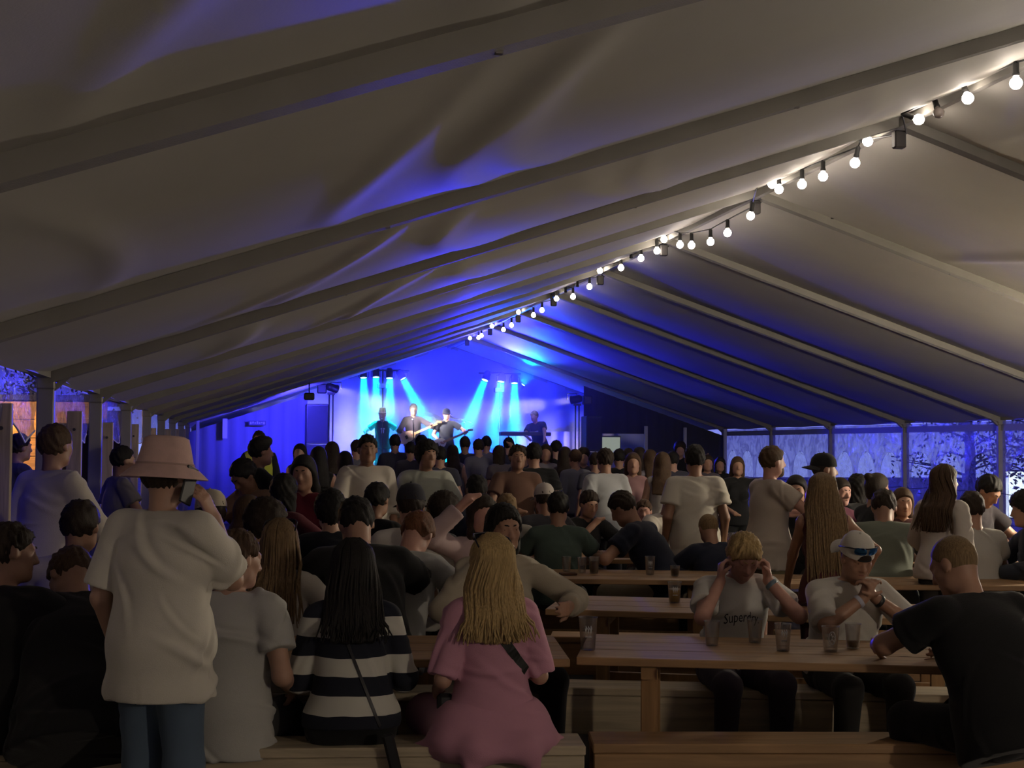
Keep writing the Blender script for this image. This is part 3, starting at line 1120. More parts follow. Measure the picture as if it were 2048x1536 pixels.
def cap(root, fig, col, back=False, brim=True, brimcol=None):
    M = headM(fig) @ Matrix.Translation((0, -0.014, 0.030)) @ Matrix.Scale(1.20, 4, (0, 1, 0))
    if back: M = M @ Matrix.Rotation(PI, 4, 'Z')
    mm = cloth(col)
    prof = [(0.0, 0.112), (0.03, 0.109), (0.06, 0.095), (0.082, 0.062), (0.091, 0.02), (0.092, 0.0)]
    h = MB().lathe(prof, 28, M).build('cap', mm, root)
    MB().ball(M @ Vector((0, 0, 0.113)), 0.008, 8).build('cap_button', mm, h)
    if brim:
        V, Q = [], []
        n = 14
        for j in range(5):
            for i in range(n + 1):
                a = -1.15 + 2.3 * i / n
                r = 0.088 + 0.062 * j / 4 * math.cos(a * 0.75)
                V.append(M @ Vector((r * math.sin(a), r * math.cos(a), 0.004 - 0.018 * j / 4 - 0.02 * (a / 1.15) ** 2)))
        for j in range(4):
            for i in range(n):
                a = j * (n + 1) + i
                Q.append((a, a + 1, a + n + 2, a + n + 1))
        k = len(V)
        V += [v - Vector((0, 0, 0.005)) for v in V[:k]]
        Q += [tuple(i + k for i in q[::-1]) for q in Q]
        MB().add(V, Q, True).build('cap_brim', cloth(brimcol or col), h)
    return h, M
# ------------------------------------------------------------------ lights that reach far (small lamps sit in their own builders)
WARM = (1.0, 0.84, 0.66)

# ------------------------------------------------------------------ ground
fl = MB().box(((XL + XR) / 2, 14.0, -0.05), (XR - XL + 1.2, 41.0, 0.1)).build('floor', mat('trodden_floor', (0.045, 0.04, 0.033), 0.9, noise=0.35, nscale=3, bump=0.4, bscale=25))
tag(fl, 'dark trodden floor of the marquee', kind='structure')
gr = MB().box((4, 20, -0.11), (120, 120, 0.1)).build('ground_outside', mat('pale_gravel', (0.22, 0.23, 0.20), 0.95, noise=0.4, nscale=2, bump=0.6, bscale=12))
tag(gr, 'pale gravel ground outside the marquee', kind='structure')

# ------------------------------------------------------------------ tent frame and canvas
PVC = mat('roof_canvas', (0.60, 0.575, 0.53), 0.62, noise=0.05, nscale=1.2, bump=0.05, bscale=140)
ALU = mat('aluminium', (0.29, 0.275, 0.25), 0.55, metal=0.2, noise=0.08, nscale=4)
ALUD = mat('dark_bracket', (0.06, 0.055, 0.055), 0.5, metal=0.5)


def canvas(y0, y1, side, seed):
    """one roof panel between two frames; it sags and carries a few long folds"""
    rs = np.random.RandomState(seed)
    nu, nv = (150, 26) if y0 < 12 else (40, 26)
    fold = [(rs.uniform(0.08, 0.9), rs.uniform(-0.12, 0.12), rs.uniform(0.012, 0.024), rs.uniform(0.010, 0.016)) for _ in range(6 if y0 < 12 else 2)]
    V = []
    sag = rs.uniform(0.085, 0.115)
    for j in range(nv + 1):
        t = j / nv
        for i in range(nu + 1):
            u = i / nu                      # 0 eave, 1 ridge
            x = XL + (XM - XL) * u if side < 0 else XR + (XM - XR) * u
            z = EAVE + (RIDGE - EAVE) * u
            dz = -sag * (1 - abs(2 * t - 1) ** 1.8) * (0.35 + 0.65 * math.sin(PI * min(1, max(0, u * 0.9 + 0.08))))
            for (u0, sl, a, w) in fold:
                q = (u - u0 - sl * (t - 0.5) - 0.07 * math.sin(t * 3.0 + u0 * 7)) / w
                dz += -a * math.exp(-q * q) * math.sin(PI * t) ** 0.7
            V.append((x, y0 + (y1 - y0) * t, z + dz))
    Q = []
    for j in range(nv):
        for i in range(nu):
            a = j * (nu + 1) + i
            f = (a, a + 1, a + nu + 2, a + nu + 1)
            Q.append(f if side > 0 else f[::-1])
    return mesh_from('roof_panel', V, Q, smooth=True)


roof = empty('roof')
tag(roof, 'pale canvas marquee roof between aluminium rafters', kind='structure')
for i in range(len(FRAMES) - 1):
    for side in (-1, 1):
        link('roof_panel', canvas(FRAMES[i + 1], FRAMES[i], side, 10 * i + side + 3), PVC, roof)


def rafter_mesh(side):
    """box profile with grooves along the underside and faces"""
    m = MB()
    a = Vector((XL if side < 0 else XR, 0, EAVE)); b = Vector((XM, 0, RIDGE))
    d = (b - a).normalized()
    n = Vector((-d.z, 0, d.x)) if side < 0 else Vector((d.z, 0, -d.x))
    if n.z > 0: n = -n                                   # points down and inwards
    prof = []
    w, h = 0.052, 0.075
    prof += [(-w, 0.0), (-w, h)]
    k = 11
    for q in range(k):
        x0 = -w + 2 * w * (q + 0.18) / k; x1 = -w + 2 * w * (q + 0.82) / k
        prof += [(x0, h), (x0 + 0.001, h - 0.006), (x1 - 0.001, h - 0.006), (x1, h)]
    prof += [(w, h), (w, 0.0)]
    V = []
    for e in (a, b):
        for (y, hh) in prof:
            V.append(e + Vector((0, y, 0)) + n * hh)
    L = len(prof)
    Q = [(i, i + 1, L + i + 1, L + i) for i in range(L - 1)]
    m.add(V, Q)
    # bolt heads
    for t in (0.32, 0.66):
        p = a.lerp(b, t) + n * h
        m.box(p, (0.02, 0.02, 0.012))
    me = bpy.data.meshes.new('rafter')
    me.from_pydata(m.v, [], m.f); me.update()
    return me


RM = {-1: rafter_mesh(-1), 1: rafter_mesh(1)}
frame = empty('tent_frame')
tag(frame, 'grey aluminium frame of the marquee', kind='structure')
for y in FRAMES:
    for side in (-1, 1):
        o = link('rafter', RM[side], ALU, frame); o.location.y = y
    for X in (XL, XR):
        sg = 1 if X < 0 else -1
        leg = MB().box((X, y, EAVE / 2), (0.11, 0.075, EAVE), bev=0.008).build('leg', ALU, frame)
        MB().bar((X + sg * 0.03, y, EAVE - 0.12), (X + sg * 0.20, y, EAVE + 0.03), 0.05, 0.03).build('knee_brace', ALU, frame)
        MB().box((X, y, EAVE - 0.05), (0.12, 0.10, 0.12), bev=0.01).build('eave_bracket', ALU, frame)
    MB().box((XM, y, RIDGE - 0.17), (0.09, 0.07, 0.13), bev=0.01).build('ridge_bracket', ALUD, frame)
MB().bar((XL, FRAMES[-1], EAVE), (XL, FRAMES[0], EAVE), 0.07, 0.07).build('eave_beam', ALU, frame)
MB().bar((XR, FRAMES[-1], EAVE), (XR, FRAMES[0], EAVE), 0.07, 0.07).build('eave_beam', ALU, frame)
MB().bar((XM, FRAMES[-1], RIDGE - 0.06), (XM, FRAMES[0], RIDGE - 0.06), 0.05, 0.06).build('ridge_beam', ALU, frame)
# a small black box clamped on a right rafter, and one on the left
_p = on_y(1668, 432, 12.50)
MB().box(_p, (0.07, 0.05, 0.06), bev=0.006).build('rafter_clamp', ALUD, frame)

# ------------------------------------------------------------------ right side: sheet walls with arched clear panes
SHEET = film('milky_sheet', col=(0.80, 0.80, 0.95), diffuse=0.14, gloss=0.20, bscale=4.0, bump=1.0, milky=0.28)
CLEAR = film('clear_pane', col=(0.90, 0.93, 1.0), diffuse=0.10, gloss=0.28, bscale=6.0, bump=1.2, milky=0.06)


def arch_pts(cx, w, z0, z1, n=14):
    r = w / 2
    P = [(cx - r, z0), (cx + r, z0)]
    for k in range(n + 1):
        a = PI * k / n
        P.append((cx + r * math.cos(a), z1 - r * 1.15 + r * 1.15 * math.sin(a)))
    return P


def side_wall(name, y0, y1, seed):
    """milky sheet with three arched openings; each pane is a crumpled clear film set in its opening"""
    rs = np.random.RandomState(seed)
    L = y1 - y0
    H_ = EAVE - 0.05
    arches = [arch_pts(L * (0.19 + 0.31 * q), 0.74, 0.55, 1.62) for q in range(3)]
    bm = bmesh.new()
    outer = [(0.05, 0.03), (L - 0.05, 0.03), (L - 0.05, H_), (0.05, H_)]
    edges = []
    for loop in [outer] + arches:
        vs = [bm.verts.new((XR, y0 + p[0], p[1])) for p in loop]
        edges += [bm.edges.new((vs[i], vs[(i + 1) % len(vs)])) for i in range(len(vs))]
    bmesh.ops.triangle_fill(bm, use_beauty=True, use_dissolve=False, edges=edges)
    me = bpy.data.meshes.new(name)
    bm.to_mesh(me); bm.free()
    w = link(name, me, SHEET)
    tag(w, kind='structure')
    for A in arches:
        nx, nz = 10, 16
        xs = [p[0] for p in A]
        c = (min(xs) + max(xs)) / 2; r = (max(xs) - min(xs)) / 2 + 0.01
        z0, z1 = 0.54, 1.63
        V, Q = [], []
        for j in range(nz + 1):
            zz = z0 + (z1 - z0) * j / nz
            ra = r * 1.15
            hw = r if zz < z1 - ra else r * math.sqrt(max(0, 1 - ((zz - (z1 - ra)) / ra) ** 2))
            for i in range(nx + 1):
                u = i / nx * 2 - 1
                V.append((XR - 0.004 + 0.012 * math.sin(u * 5 + zz * 9 + seed) * (1 - u * u), y0 + c + u * hw, zz))
        for j in range(nz):
            for i in range(nx):
                a = j * (nx + 1) + i
                Q.append((a, a + 1, a + nx + 2, a + nx + 1))
        link('window_pane', mesh_from('window_pane', V, Q, smooth=True), CLEAR, w)
    # hem ropes across the sheet
    for zz in (1.05, 0.62):
        MB().tube([(XR - 0.02, y0 + L * q / 12, zz + 0.015 * math.sin(q * 1.3 + seed)) for q in range(13)], 0.006, 5).build('lashing_rope', mat('rope', (0.10, 0.10, 0.14), 0.7), w)
    MB().bar((XR - 0.01, y0, EAVE - 0.14), (XR - 0.01, y1, EAVE - 0.14), 0.01, 0.10).build('sheet_hem', mat('sheet_hem', (0.30, 0.30, 0.42), 0.7), w)
    return w


for q, i in enumerate(range(1, 8)):
    side_wall('wall_right' if q == 0 else 'wall_right.%03d' % q, FRAMES[i + 1], FRAMES[i], 5 + i)

# ------------------------------------------------------------------ left side: open, a crumpled clear valance under the eave, timber uprights
VAL = film('clear_valance', col=(0.86, 0.88, 1.0), diffuse=0.10, gloss=0.50, bscale=9.0, bump=1.3)
timber_up = wood('pale_timber_upright', (0.50, 0.40, 0.27), 2)
for i in range(1, 9):
    y0, y1 = FRAMES[i + 1], FRAMES[i]
    n = 30
    V, Q = [], []
    for j in range(9):
        t = j / 8
        for k in range(n + 1):
            u = k / n
            drop = 0.34 + 0.10 * abs(math.sin(u * PI * 3)) - 0.05 * math.sin(u * PI)
            V.append((XL - 0.05 + 0.02 * math.sin(u * 17 + t * 6 + i) * t, y0 + 0.05 + (y1 - y0 - 0.1) * u, EAVE - 0.04 - drop * t))
    for j in range(8):
        for k in range(n):
            a = j * (n + 1) + k
            Q.append((a, a + 1, a + n + 2, a + n + 1))
    v = link('wall_left' if i == 1 else 'wall_left.%03d' % (i - 1), mesh_from('valance', V, Q, smooth=True), VAL)
    tag(v, kind='structure')
    MB().tube([V[8 * (n + 1) + k] for k in range(n + 1)], 0.006, 5).build('white_hem', mat('white_cord', (0.7, 0.7, 0.75), 0.6), v)
for q, (px, tp, yy) in enumerate(((5, 806, 8.2), (150, 822, 11.0), (215, 845, 13.6), (268, 848, 16.8), (304, 856, 20.0), (335, 858, 23.0), (352, 858, 26.0), (366, 858, 28.8))):
    b = on_y(px, tp, yy)
    hgt = b[2]
    up = MB().box((b[0], yy, hgt / 2), (0.11, 0.05, hgt), bev=0.006).build('timber_upright', timber_up)
    MB().tube([(b[0] + 0.0, yy - 0.025, hgt - 0.14), (b[0], yy - 0.034, hgt - 0.14)], 0.012, 8).build('bolt', ALUD, up)
    tag(up, 'pale timber upright with a knot, %s one along the open left side' % ('nearest', 'second nearest', 'third', 'fourth', 'fifth', 'sixth', 'seventh', 'farthest')[q], 'post', 'timber uprights along the open left side')

# unseen canvas sides behind and beside the camera, added to keep skylight out
def plain_wall(name, pts):
    o = link(name, mesh_from(name, pts, [(0, 1, 2, 3)] if len(pts) == 4 else [(0, 1, 2, 3, 4)]), PVC)
    tag(o, kind='structure')


yb = FRAMES[-1]
plain_wall('wall_front', [(XL, yb, 0), (XR, yb, 0), (XR, yb, EAVE), (XM, yb, RIDGE), (XL, yb, EAVE)])
plain_wall('wall_left_skyblock', [(XL - 0.02, yb, 0), (XL - 0.02, FRAMES[9], 0), (XL - 0.02, FRAMES[9], EAVE), (XL - 0.02, yb, EAVE)])
plain_wall('wall_right_near', [(XR, yb, 0), (XR, FRAMES[8], 0), (XR, FRAMES[8], EAVE), (XR, yb, EAVE)])

# ------------------------------------------------------------------ outside on the left: a lit wooden hut
hut = empty('wooden_hut', (-1.95, 20.0, 0))
tag(hut, 'orange lit wooden hut outside the open left side', 'hut')
OW = wood('orange_boards', (0.70, 0.40, 0.13), 0)
for k in range(9):
    z = 0.125 + k * 0.25
    if z > 2.0: MB().box((-2.3, 0.01 * (k % 2), z), (4.6, 0.03, 0.242), bev=0.004).build('board', OW, hut)
    else:
        MB().box((-2.75, 0.01 * (k % 2), z), (3.7, 0.03, 0.242), bev=0.004).build('board', OW, hut)
        MB().box((-0.06, 0.01 * (k % 2), z), (0.12, 0.03, 0.242), bev=0.004).build('board', OW, hut)
MB().box((-0.5, -0.03, 1.99), (0.9, 0.05, 0.07), bev=0.005).build('lintel', OW, hut)
MB().box((-2.3, 1.4, 2.30), (5.0, 3.2, 0.07)).build('hut_roof', mat('tarred_felt', (0.03, 0.03, 0.03), 0.9), hut)
MB().box((-2.3, 2.9, 1.1), (4.6, 0.05, 2.2)).build('rear_wall', mat('dark_boards', (0.05, 0.03, 0.02), 0.8), hut)
MB().lathe([(0.0, 0.06), (0.05, 0.05), (0.07, 0.0), (0.06, -0.01), (0, -0.01)], 12, Matrix.Translation((-2.2, -0.12, 2.12))).build('assumed_hut_lamp', emitter('assumed_hut_glow', (1.0, 0.55, 0.18), 12), hut)
lamp('assumed_hut_light', 'POINT', (-1.95 - 2.0, 19.3, 2.2), (1.0, 0.58, 0.20), 150, size=0.06)  # assumed hut lamp, unseen; gives the orange light on the boards

# unseen dark block left of the marquee, added to keep skylight off the open side
bn = empty('sky_block', (-5.6, 4.5, 0))
tag(bn, 'tall dark block added left of the marquee beyond the frame to shut out skylight', 'light blocker')
MB().box((0, 0, 2.6), (2.0, 24.0, 5.2)).build('block_body', mat('block_dark', (0.05, 0.04, 0.035), 0.9, noise=0.3, nscale=3), bn)
MB().add([(-1.3, -12.3, 5.2), (1.3, -12.3, 5.2), (0, -12.3, 6.6), (-1.3, 12.3, 5.2), (1.3, 12.3, 5.2), (0, 12.3, 6.6)], [(0, 1, 2), (5, 4, 3), (1, 4, 5, 2), (0, 2, 5, 3), (0, 3, 4, 1)]).build('block_top', mat('tarred_felt', (0.03, 0.03, 0.03), 0.9), bn)

# ------------------------------------------------------------------ trees outside
def tree(x, y, h, seed, label):
    rs = np.random.RandomState(seed)
    t = empty('tree', (x, y, 0))
    tag(t, label, 'tree', 'trees standing around the marquee')
    m = MB()
    m.tube([(0, 0, 0), (0.05, 0.02, h * 0.3), (0.0, 0.08, h * 0.6), (0.06, 0.0, h * 0.9)], [0.14, 0.11, 0.07, 0.02], 8)
    tips = []
    for k in range(26):
        z = h * rs.uniform(0.15, 0.85); a = rs.uniform(0, 6.28); L = h * 0.34 * rs.uniform(0.5, 1.0) * (1.15 - z / h)
        L = max(L, 0.5)
        e = Vector((math.cos(a) * L, math.sin(a) * L, z + L * rs.uniform(0.1, 0.5)))
        m.tube([(0, 0, z), e * 0.5 + Vector((0, 0, z * 0.5 + 0.05)), e], [0.03, 0.018, 0.006], 5)
        tips.append((Vector((0, 0, z)), e))
    m.build('trunk', mat('bark', (0.03, 0.025, 0.02), 0.9), t)
    n = 1500
    V = np.zeros((n * 4, 3))
    for k in range(n):
        a, e = tips[rs.randint(len(tips))]
        c = a.lerp(e, rs.uniform(0.35, 1.1)) + Vector(rs.normal(0, 0.20, 3))
        u = nrm(rs.normal(size=3)); w = nrm(np.cross(u, rs.normal(size=3)))
        s = rs.uniform(0.03, 0.07)
        c = np.array(c)
        V[4 * k:4 * k + 4] = [c - u * s, c + w * s * 0.5, c + u * s, c - w * s * 0.5]
    F = np.arange(n * 4).reshape(-1, 4)
    o = link('foliage', mesh_from('foliage', V, F), mat('night_leaves', (0.05, 0.075, 0.02), 0.7), t)
    o['kind'] = 'stuff'


tree(15.0, 27.5, 5.0, 1, 'leafy tree seen blurred through the right wall panes nearest the stage')
tree(14.2, 23.5, 4.6, 2, 'leafy tree seen blurred through the second bay of the right wall')
tree(16.0, 20.5, 5.6, 3, 'taller leafy tree outside the third bay of the right wall')
tree(15.2, 17.2, 4.2, 4, 'leafy tree outside the right wall at the right edge of the photo')
tree(-5.6, 27.5, 5.2, 5, 'leafy tree behind the hut at the left edge of the photo')
tree(-4.4, 31.0, 4.6, 6, 'leafy tree behind the far end of the hut')
tree(-3.9, 37.5, 4.8, 7, 'leafy tree beyond the hut close to the stage end')
# white glowing panel added outside on the right to brighten the last panes in view
fd = at(2032, 985, 27.0)
fdl = empty('glow_panel', (fd[0], fd[1], 0), -0.6)
tag(fdl, 'bright white glowing panel added outside to brighten the rightmost panes', 'glow_board')
for sg in (-1, 1): MB().tube([(sg * 0.2, 0, 0), (sg * 0.2, 0, 0.4)], 0.03, 8).build('post', ALUD, fdl)
MB().box((0, 0, 0.82), (0.62, 0.12, 0.95), bev=0.02).build('housing', ALUD, fdl)
MB().box((0, -0.065, 0.82), (0.56, 0.01, 0.88)).build('glow_face', emitter('glow_face', (0.80, 0.93, 1.0), 2.2), fdl)

# ------------------------------------------------------------------ festoon string along the ridge
FEST = empty('string_light', (XM, 9.0, RIDGE))
tag(FEST, 'black festoon string of glowing white globe bulbs along the ridge', 'string light')
SOCK = mat('black_socket', (0.015, 0.015, 0.016), 0.5)
BULB = emitter('bulb_glow', (1.0, 0.87, 0.74), 37)
XB = XM - 0.10
bulbs = [(2032, 165, 0, 1), (1934, 197, 1, 1), (1876, 226, 1, 0), (1832, 242, 3, 1), (1733, 287, 2, 1), (1711, 325, -1, 1), (1646, 352, 0, 1), (1604, 368, 0, 1), (1558, 378, 0, 1), (1540, 371, 3, 1),
         (1502, 431, -1, 1), (1455, 465, 0, 1), (1421, 483, 0, 1), (1383, 490, 0, 1), (1360, 489, 0, 1), (1328, 478, 0, 1), (1314, 501, 0, 1), (1282, 516, 0, 1),
         (1242, 535, 0, 1), (1200, 541, 0, 1), (1179, 573, 0, 1), (1146, 593, 0, 1), (1113, 597, 0, 1), (1084, 620, 0, 1), (1067, 630, 0, 1), (1037, 624, 0, 1),
         (1023, 650, 0, 1), (1007, 659, 0, 1), (984, 652, 0, 1), (963, 671, 0, 1), (957, 675, 0, 1), (940, 676, 0, 1)]
sock_me = MB().lathe([(0.0, 0.115), (0.012, 0.113), (0.019, 0.10), (0.019, 0.045), (0.022, 0.04), (0.022, 0.025), (0.014, 0.02), (0, 0.02)], 12)
bulb_me = MB().ball((0, 0, -0.022), 0.039, 12)
bulb_me.lathe([(0.016, 0.035), (0.018, 0.012)], 10)
SM = bpy.data.meshes.new('socket'); SM.from_pydata(sock_me.v, [], sock_me.f); SM.polygons.foreach_set('use_smooth', [True] * len(SM.polygons)); SM.update()
BM = bpy.data.meshes.new('bulb'); BM.from_pydata(bulb_me.v, [], bulb_me.f); BM.polygons.foreach_set('use_smooth', [True] * len(BM.polygons)); BM.update()
GLASS = mat('unlit_bulb_glass', (0.35, 0.30, 0.28), 0.1)
cab = []
rsb = random.Random(4)
pts = []
for (bx, by, tilt, lit) in bulbs:
    p = on_x(bx, by, XB)
    pts.append((p[1], p[2], tilt, lit))
for k in range(9):                         # the string runs on over the camera, out of frame
    pts.append((7.4 - k * 0.95, RIDGE - 0.26 - 0.05 * math.sin(k), 0, 1))
for (yy, zz, tilt, lit) in pts:
    R = Matrix.Rotation({0: 0.0, 1: -0.5, -1: 0.5, 2: -1.3, 3: 1.4}[tilt], 4, 'X')
    if tilt in (3,): R = Matrix.Rotation(1.3, 4, 'Y').inverted()
    s_ = put(SM, 'socket', SOCK, FEST)
    M = Matrix.Translation((XB - XM, yy - 9.0, zz - RIDGE + 0.018)) @ R
    s_.matrix_local = M
    b_ = put(BM, 'bulb', BULB if lit else GLASS, s_)
    cab.append(M @ Vector((0, 0, 0.108)))
for (bx, by) in ((1262, 520), (1222, 526), (1187, 553), (1155, 577), (1131, 588), (1103, 602)):    # empty sockets on the cable
    p = on_x(bx, by, XB)
    s_ = put(SM, 'socket', SOCK, FEST)
    s_.matrix_local = Matrix.Translation((XB - XM, p[1] - 9.0, p[2] - RIDGE))
    cab.append(Vector((XB - XM, p[1] - 9.0, p[2] - RIDGE + 0.108)))
for y in FRAMES[:9]:
    cab.append(Vector((0.06, y - 9.0, -0.12)))
cab.sort(key=lambda v: v.y)
MB().tube(cab, 0.0065, 6).build('cable', SOCK, FEST)

# ------------------------------------------------------------------ assumed warm lamps added out of frame, behind the camera and to the right
def pendant(x, y, z, power, label, col=WARM):  # assumed fixture, unseen; added for its warm light
    t = empty('assumed_lamp', (x, y, z))
    tag(t, label, 'lamp')
    MB().tube([(0, 0, roof_z(x) - z - 0.03), (0, 0, 0.16)], 0.006, 6).build('cord', SOCK, t)
    MB().lathe([(0.03, 0.16), (0.05, 0.13), (0.17, 0.02), (0.175, 0.0), (0.165, 0.0), (0.045, 0.12)], 20).build('shade', mat('enamel_shade', (0.05, 0.07, 0.05), 0.4), t)
    MB().ball((0, 0, 0.05), 0.035, 12).build('bulb', emitter('assumed_glow', (1, 0.8, 0.6), 20), t)
    lamp('assumed_light', 'POINT', (x, y, z - 0.06), col, power, size=0.12)


pendant(5.6, -2.4, 2.45, 340, 'assumed enamel pendant lamp added behind the camera for warm light')
pendant(8.4, 10.6, 2.1, 620, 'assumed enamel pendant lamp added over the right hand tables beyond the frame for warm light', (1.0, 0.86, 0.64))

# ------------------------------------------------------------------ tables and benches
PINE = wood('pine_brown', (0.36, 0.21, 0.10), 0)
PINEP = wood('pine_pale', (0.52, 0.43, 0.30), 0)
PINEL = wood('pine_legs', (0.34, 0.19, 0.08), 2)


def table(P0, P1, depth, label, z=0.75, m=None, boards=3):
    """P0, P1: ends of the near top edge (world xy). Top of separate boards on trestle legs"""
    m = m or PINE
    a = np.array(P0[:2]); b = np.array(P1[:2])
    L = float(np.linalg.norm(b - a)); ang = math.atan2(b[1] - a[1], b[0] - a[0])
    t = empty('beer_table', (a[0], a[1], 0), ang)
    tag(t, label, 'table', 'long pine tables in rows')
    w = depth / boards
    for k in range(boards):
        MB().box((L / 2, w * (k + 0.5), z - 0.018), (L, w - 0.005, 0.036), bev=0.004).build('tabletop_board', m, t)
    for e in (0.32, L - 0.32):
        MB().box((e, depth / 2, z - 0.07), (0.07, depth * 0.86, 0.06)).build('cross_batten', PINEL, t)
        for q in (0.13, depth - 0.13):
            MB().box((e, q, (z - 0.06) / 2), (0.075, 0.05, z - 0.06), bev=0.004).build('leg', PINEL, t)
        MB().box((e, depth / 2, 0.20), (0.05, depth * 0.7, 0.09)).build('stretcher', PINEL, t)
    MB().box((L / 2, depth / 2, 0.30), (L - 0.6, 0.035, 0.09)).build('long_stretcher', PINEL, t)
    return t


def bench(P0, P1, depth, label, z=0.45, m=None, apron=0.2):
    m = m or PINE
    a = np.array(P0[:2]); b = np.array(P1[:2])
    L = float(np.linalg.norm(b - a)); ang = math.atan2(b[1] - a[1], b[0] - a[0])
    t = empty('bench', (a[0], a[1], 0), ang)
    tag(t, label, 'bench', 'long pine benches in rows')
    MB().box((L / 2, depth / 2, z - 0.02), (L, depth, 0.04), bev=0.005).build('seat_plank', m, t)
    MB().box((L / 2, 0.022, z - 0.042 - apron / 2), (L - 0.01, 0.03, apron), bev=0.004).build('front_board', m, t)
    MB().box((L / 2, depth - 0.022, z - 0.042 - apron / 2), (L - 0.01, 0.03, apron), bev=0.004).build('rear_board', m, t)
    for e in (0.3, L - 0.3):
        MB().box((e, depth / 2, (z - 0.04) / 2), (0.05, depth - 0.08, z - 0.04)).build('leg', PINEL, t)
    return t


def ez(x, y, z=0.75): return on_z(x, y, z)


def ext(P, Q, L):
    """P to Q direction, length L from P"""
    d = nrm(np.array(Q[:2]) - np.array(P[:2]))
    return np.array(P[:2]) + d * L


# first row, right: near edge (1152,1314) to (1730,1330)
T1 = table(ez(1152, 1314), ext(ez(1152, 1314), ez(1730, 1329), 2.45), 0.78, 'pine table with glasses where the blond man and the cap man rest their elbows')
T1L = table(ext(ez(1140, 1318), ez(820, 1319), 2.45), ez(1140, 1318), 0.78, 'pine table behind the woman in pink and the woman in stripes')
T2 = table(ez(1090, 1218), ext(ez(1090, 1218), ez(1380, 1226), 2.5), 0.78, 'pine table with a single cup of beer, second row from the camera')
T2L = table(ext(ez(1080, 1220), ez(800, 1221), 2.5), ez(1080, 1220), 0.78, 'pine table hidden among the seated people left of the beer cup table')
T3 = table(ext(ez(1490, 1162), ez(1090, 1157), 2.5), ez(1490, 1162), 0.78, 'pine table in front of the man in green, third row')
T4 = table(ext(ez(1470, 1122), ez(1160, 1118), 2.5), ez(1470, 1122), 0.72, 'pine table with a dark beer in front of the white tee man, fourth row')
T3R = table(ez(1560, 1168), ext(ez(1560, 1168), ez(1800, 1170), 2.4), 0.75, 'pine table the long haired woman leans over')
T4R = table(ez(1860, 1136), ext(ez(1860, 1136), ez(2040, 1137), 2.4), 0.72, 'pine table at the right edge behind the man in black')
T5R = table(ez(1690, 1085), ext(ez(1690, 1085), ez(1900, 1086), 2.4), 0.72, 'pine table among the people by the right wall')
T5L = table(ez(520, 1085), ext(ez(520, 1085), ez(760, 1086), 2.4), 0.72, 'pine table among the seated people left of the aisle')

BL = ez(1172, 1492, 0.45)
bench(ext(BL, ez(200, 1501, 0.45), 3.1), BL, 0.26, 'pale pine bench under the people seated nearest the camera', m=PINEP)
BR = ez(1186, 1488, 0.45)
bench(BR, ext(BR, ez(1900, 1489, 0.45), 2.6), 0.26, 'brown knotty pine bench in the right foreground', m=PINE)
# far side bench of the first table, and the rows behind
bench(ez(1096, 1374, 0.43), ext(ez(1096, 1374, 0.43), ez(1390, 1380, 0.43), 2.5), 0.26, z=0.43, label='grey pine bench under the far side of the glasses table', m=PINEP)
B1L = ez(1080, 1386, 0.45)
bench(ext(B1L, ez(800, 1387, 0.45), 2.5), B1L, 0.26, 'pine bench on the far side of the first left table', m=PINEP)
bench(ez(1100, 1279, 0.45), ext(ez(1100, 1279, 0.45), ez(1380, 1284, 0.45), 2.4), 0.26, 'pine bench between the beer cup table and the green shirt man', z=0.47)
bench(ext(ez(1480, 1212, 0.45), ez(1060, 1208, 0.45), 2.5), ez(1480, 1212, 0.45), 0.26, 'pine bench the man in green sits on', z=0.47)
bench(ext(ez(1480, 1168, 0.45), ez(1100, 1165, 0.45), 2.5), ez(1480, 1168, 0.45), 0.26, 'pine bench behind the fourth row table', z=0.46)
bench(ez(1860, 1192, 0.45), ext(ez(1860, 1192, 0.45), ez(2040, 1193, 0.45), 2.2), 0.26, 'pine bench in front of the table at the right edge', z=0.46)
bench(ez(1560, 1272, 0.45), ext(ez(1560, 1272, 0.45), ez(1800, 1274, 0.45), 2.2), 0.26, 'pine bench behind the cap man', z=0.46)

# ------------------------------------------------------------------ stage end
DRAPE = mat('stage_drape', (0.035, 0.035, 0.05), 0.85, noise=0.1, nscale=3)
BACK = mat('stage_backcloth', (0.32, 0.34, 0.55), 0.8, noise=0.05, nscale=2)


def curtain(x0, x1, y, z0, ztop, waves, amp, seed, yfun=None):
    n = max(20, int(abs(x1 - x0) * 14))
    V, Q = [], []
    for i in range(n + 1):
        x = x0 + (x1 - x0) * i / n
        yy = y + amp * math.sin(i / n * waves * 2 * PI + seed) + amp * 0.5 * math.sin(i / n * waves * 5.1 + seed * 2)
        zt = ztop(x) if callable(ztop) else ztop
        for j in range(5):
            V.append((x, yy, z0 + (zt - z0) * j / 4))
    for i in range(n):
        for j in range(4):
            a = i * 5 + j
            Q.append((a, a + 5, a + 6, a + 1))
    return mesh_from('curtain', V, Q, smooth=True)


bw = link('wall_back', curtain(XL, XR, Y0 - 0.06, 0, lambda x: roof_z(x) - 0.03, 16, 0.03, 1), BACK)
tag(bw, 'blue lit cloth gable wall behind the band', kind='structure')
X_DL = on_y(652, 880, 30.4)[0]; X_DR0 = on_y(1296, 880, 30.4)[0]
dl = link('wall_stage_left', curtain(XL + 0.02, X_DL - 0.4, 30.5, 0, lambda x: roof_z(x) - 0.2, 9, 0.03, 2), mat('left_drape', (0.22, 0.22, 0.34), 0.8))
tag(dl, 'dark blue drape wall left of the stage', kind='structure')
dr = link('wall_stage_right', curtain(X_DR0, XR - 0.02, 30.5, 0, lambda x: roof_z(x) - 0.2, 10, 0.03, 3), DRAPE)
tag(dr, 'black drape wall right of the stage', kind='structure')
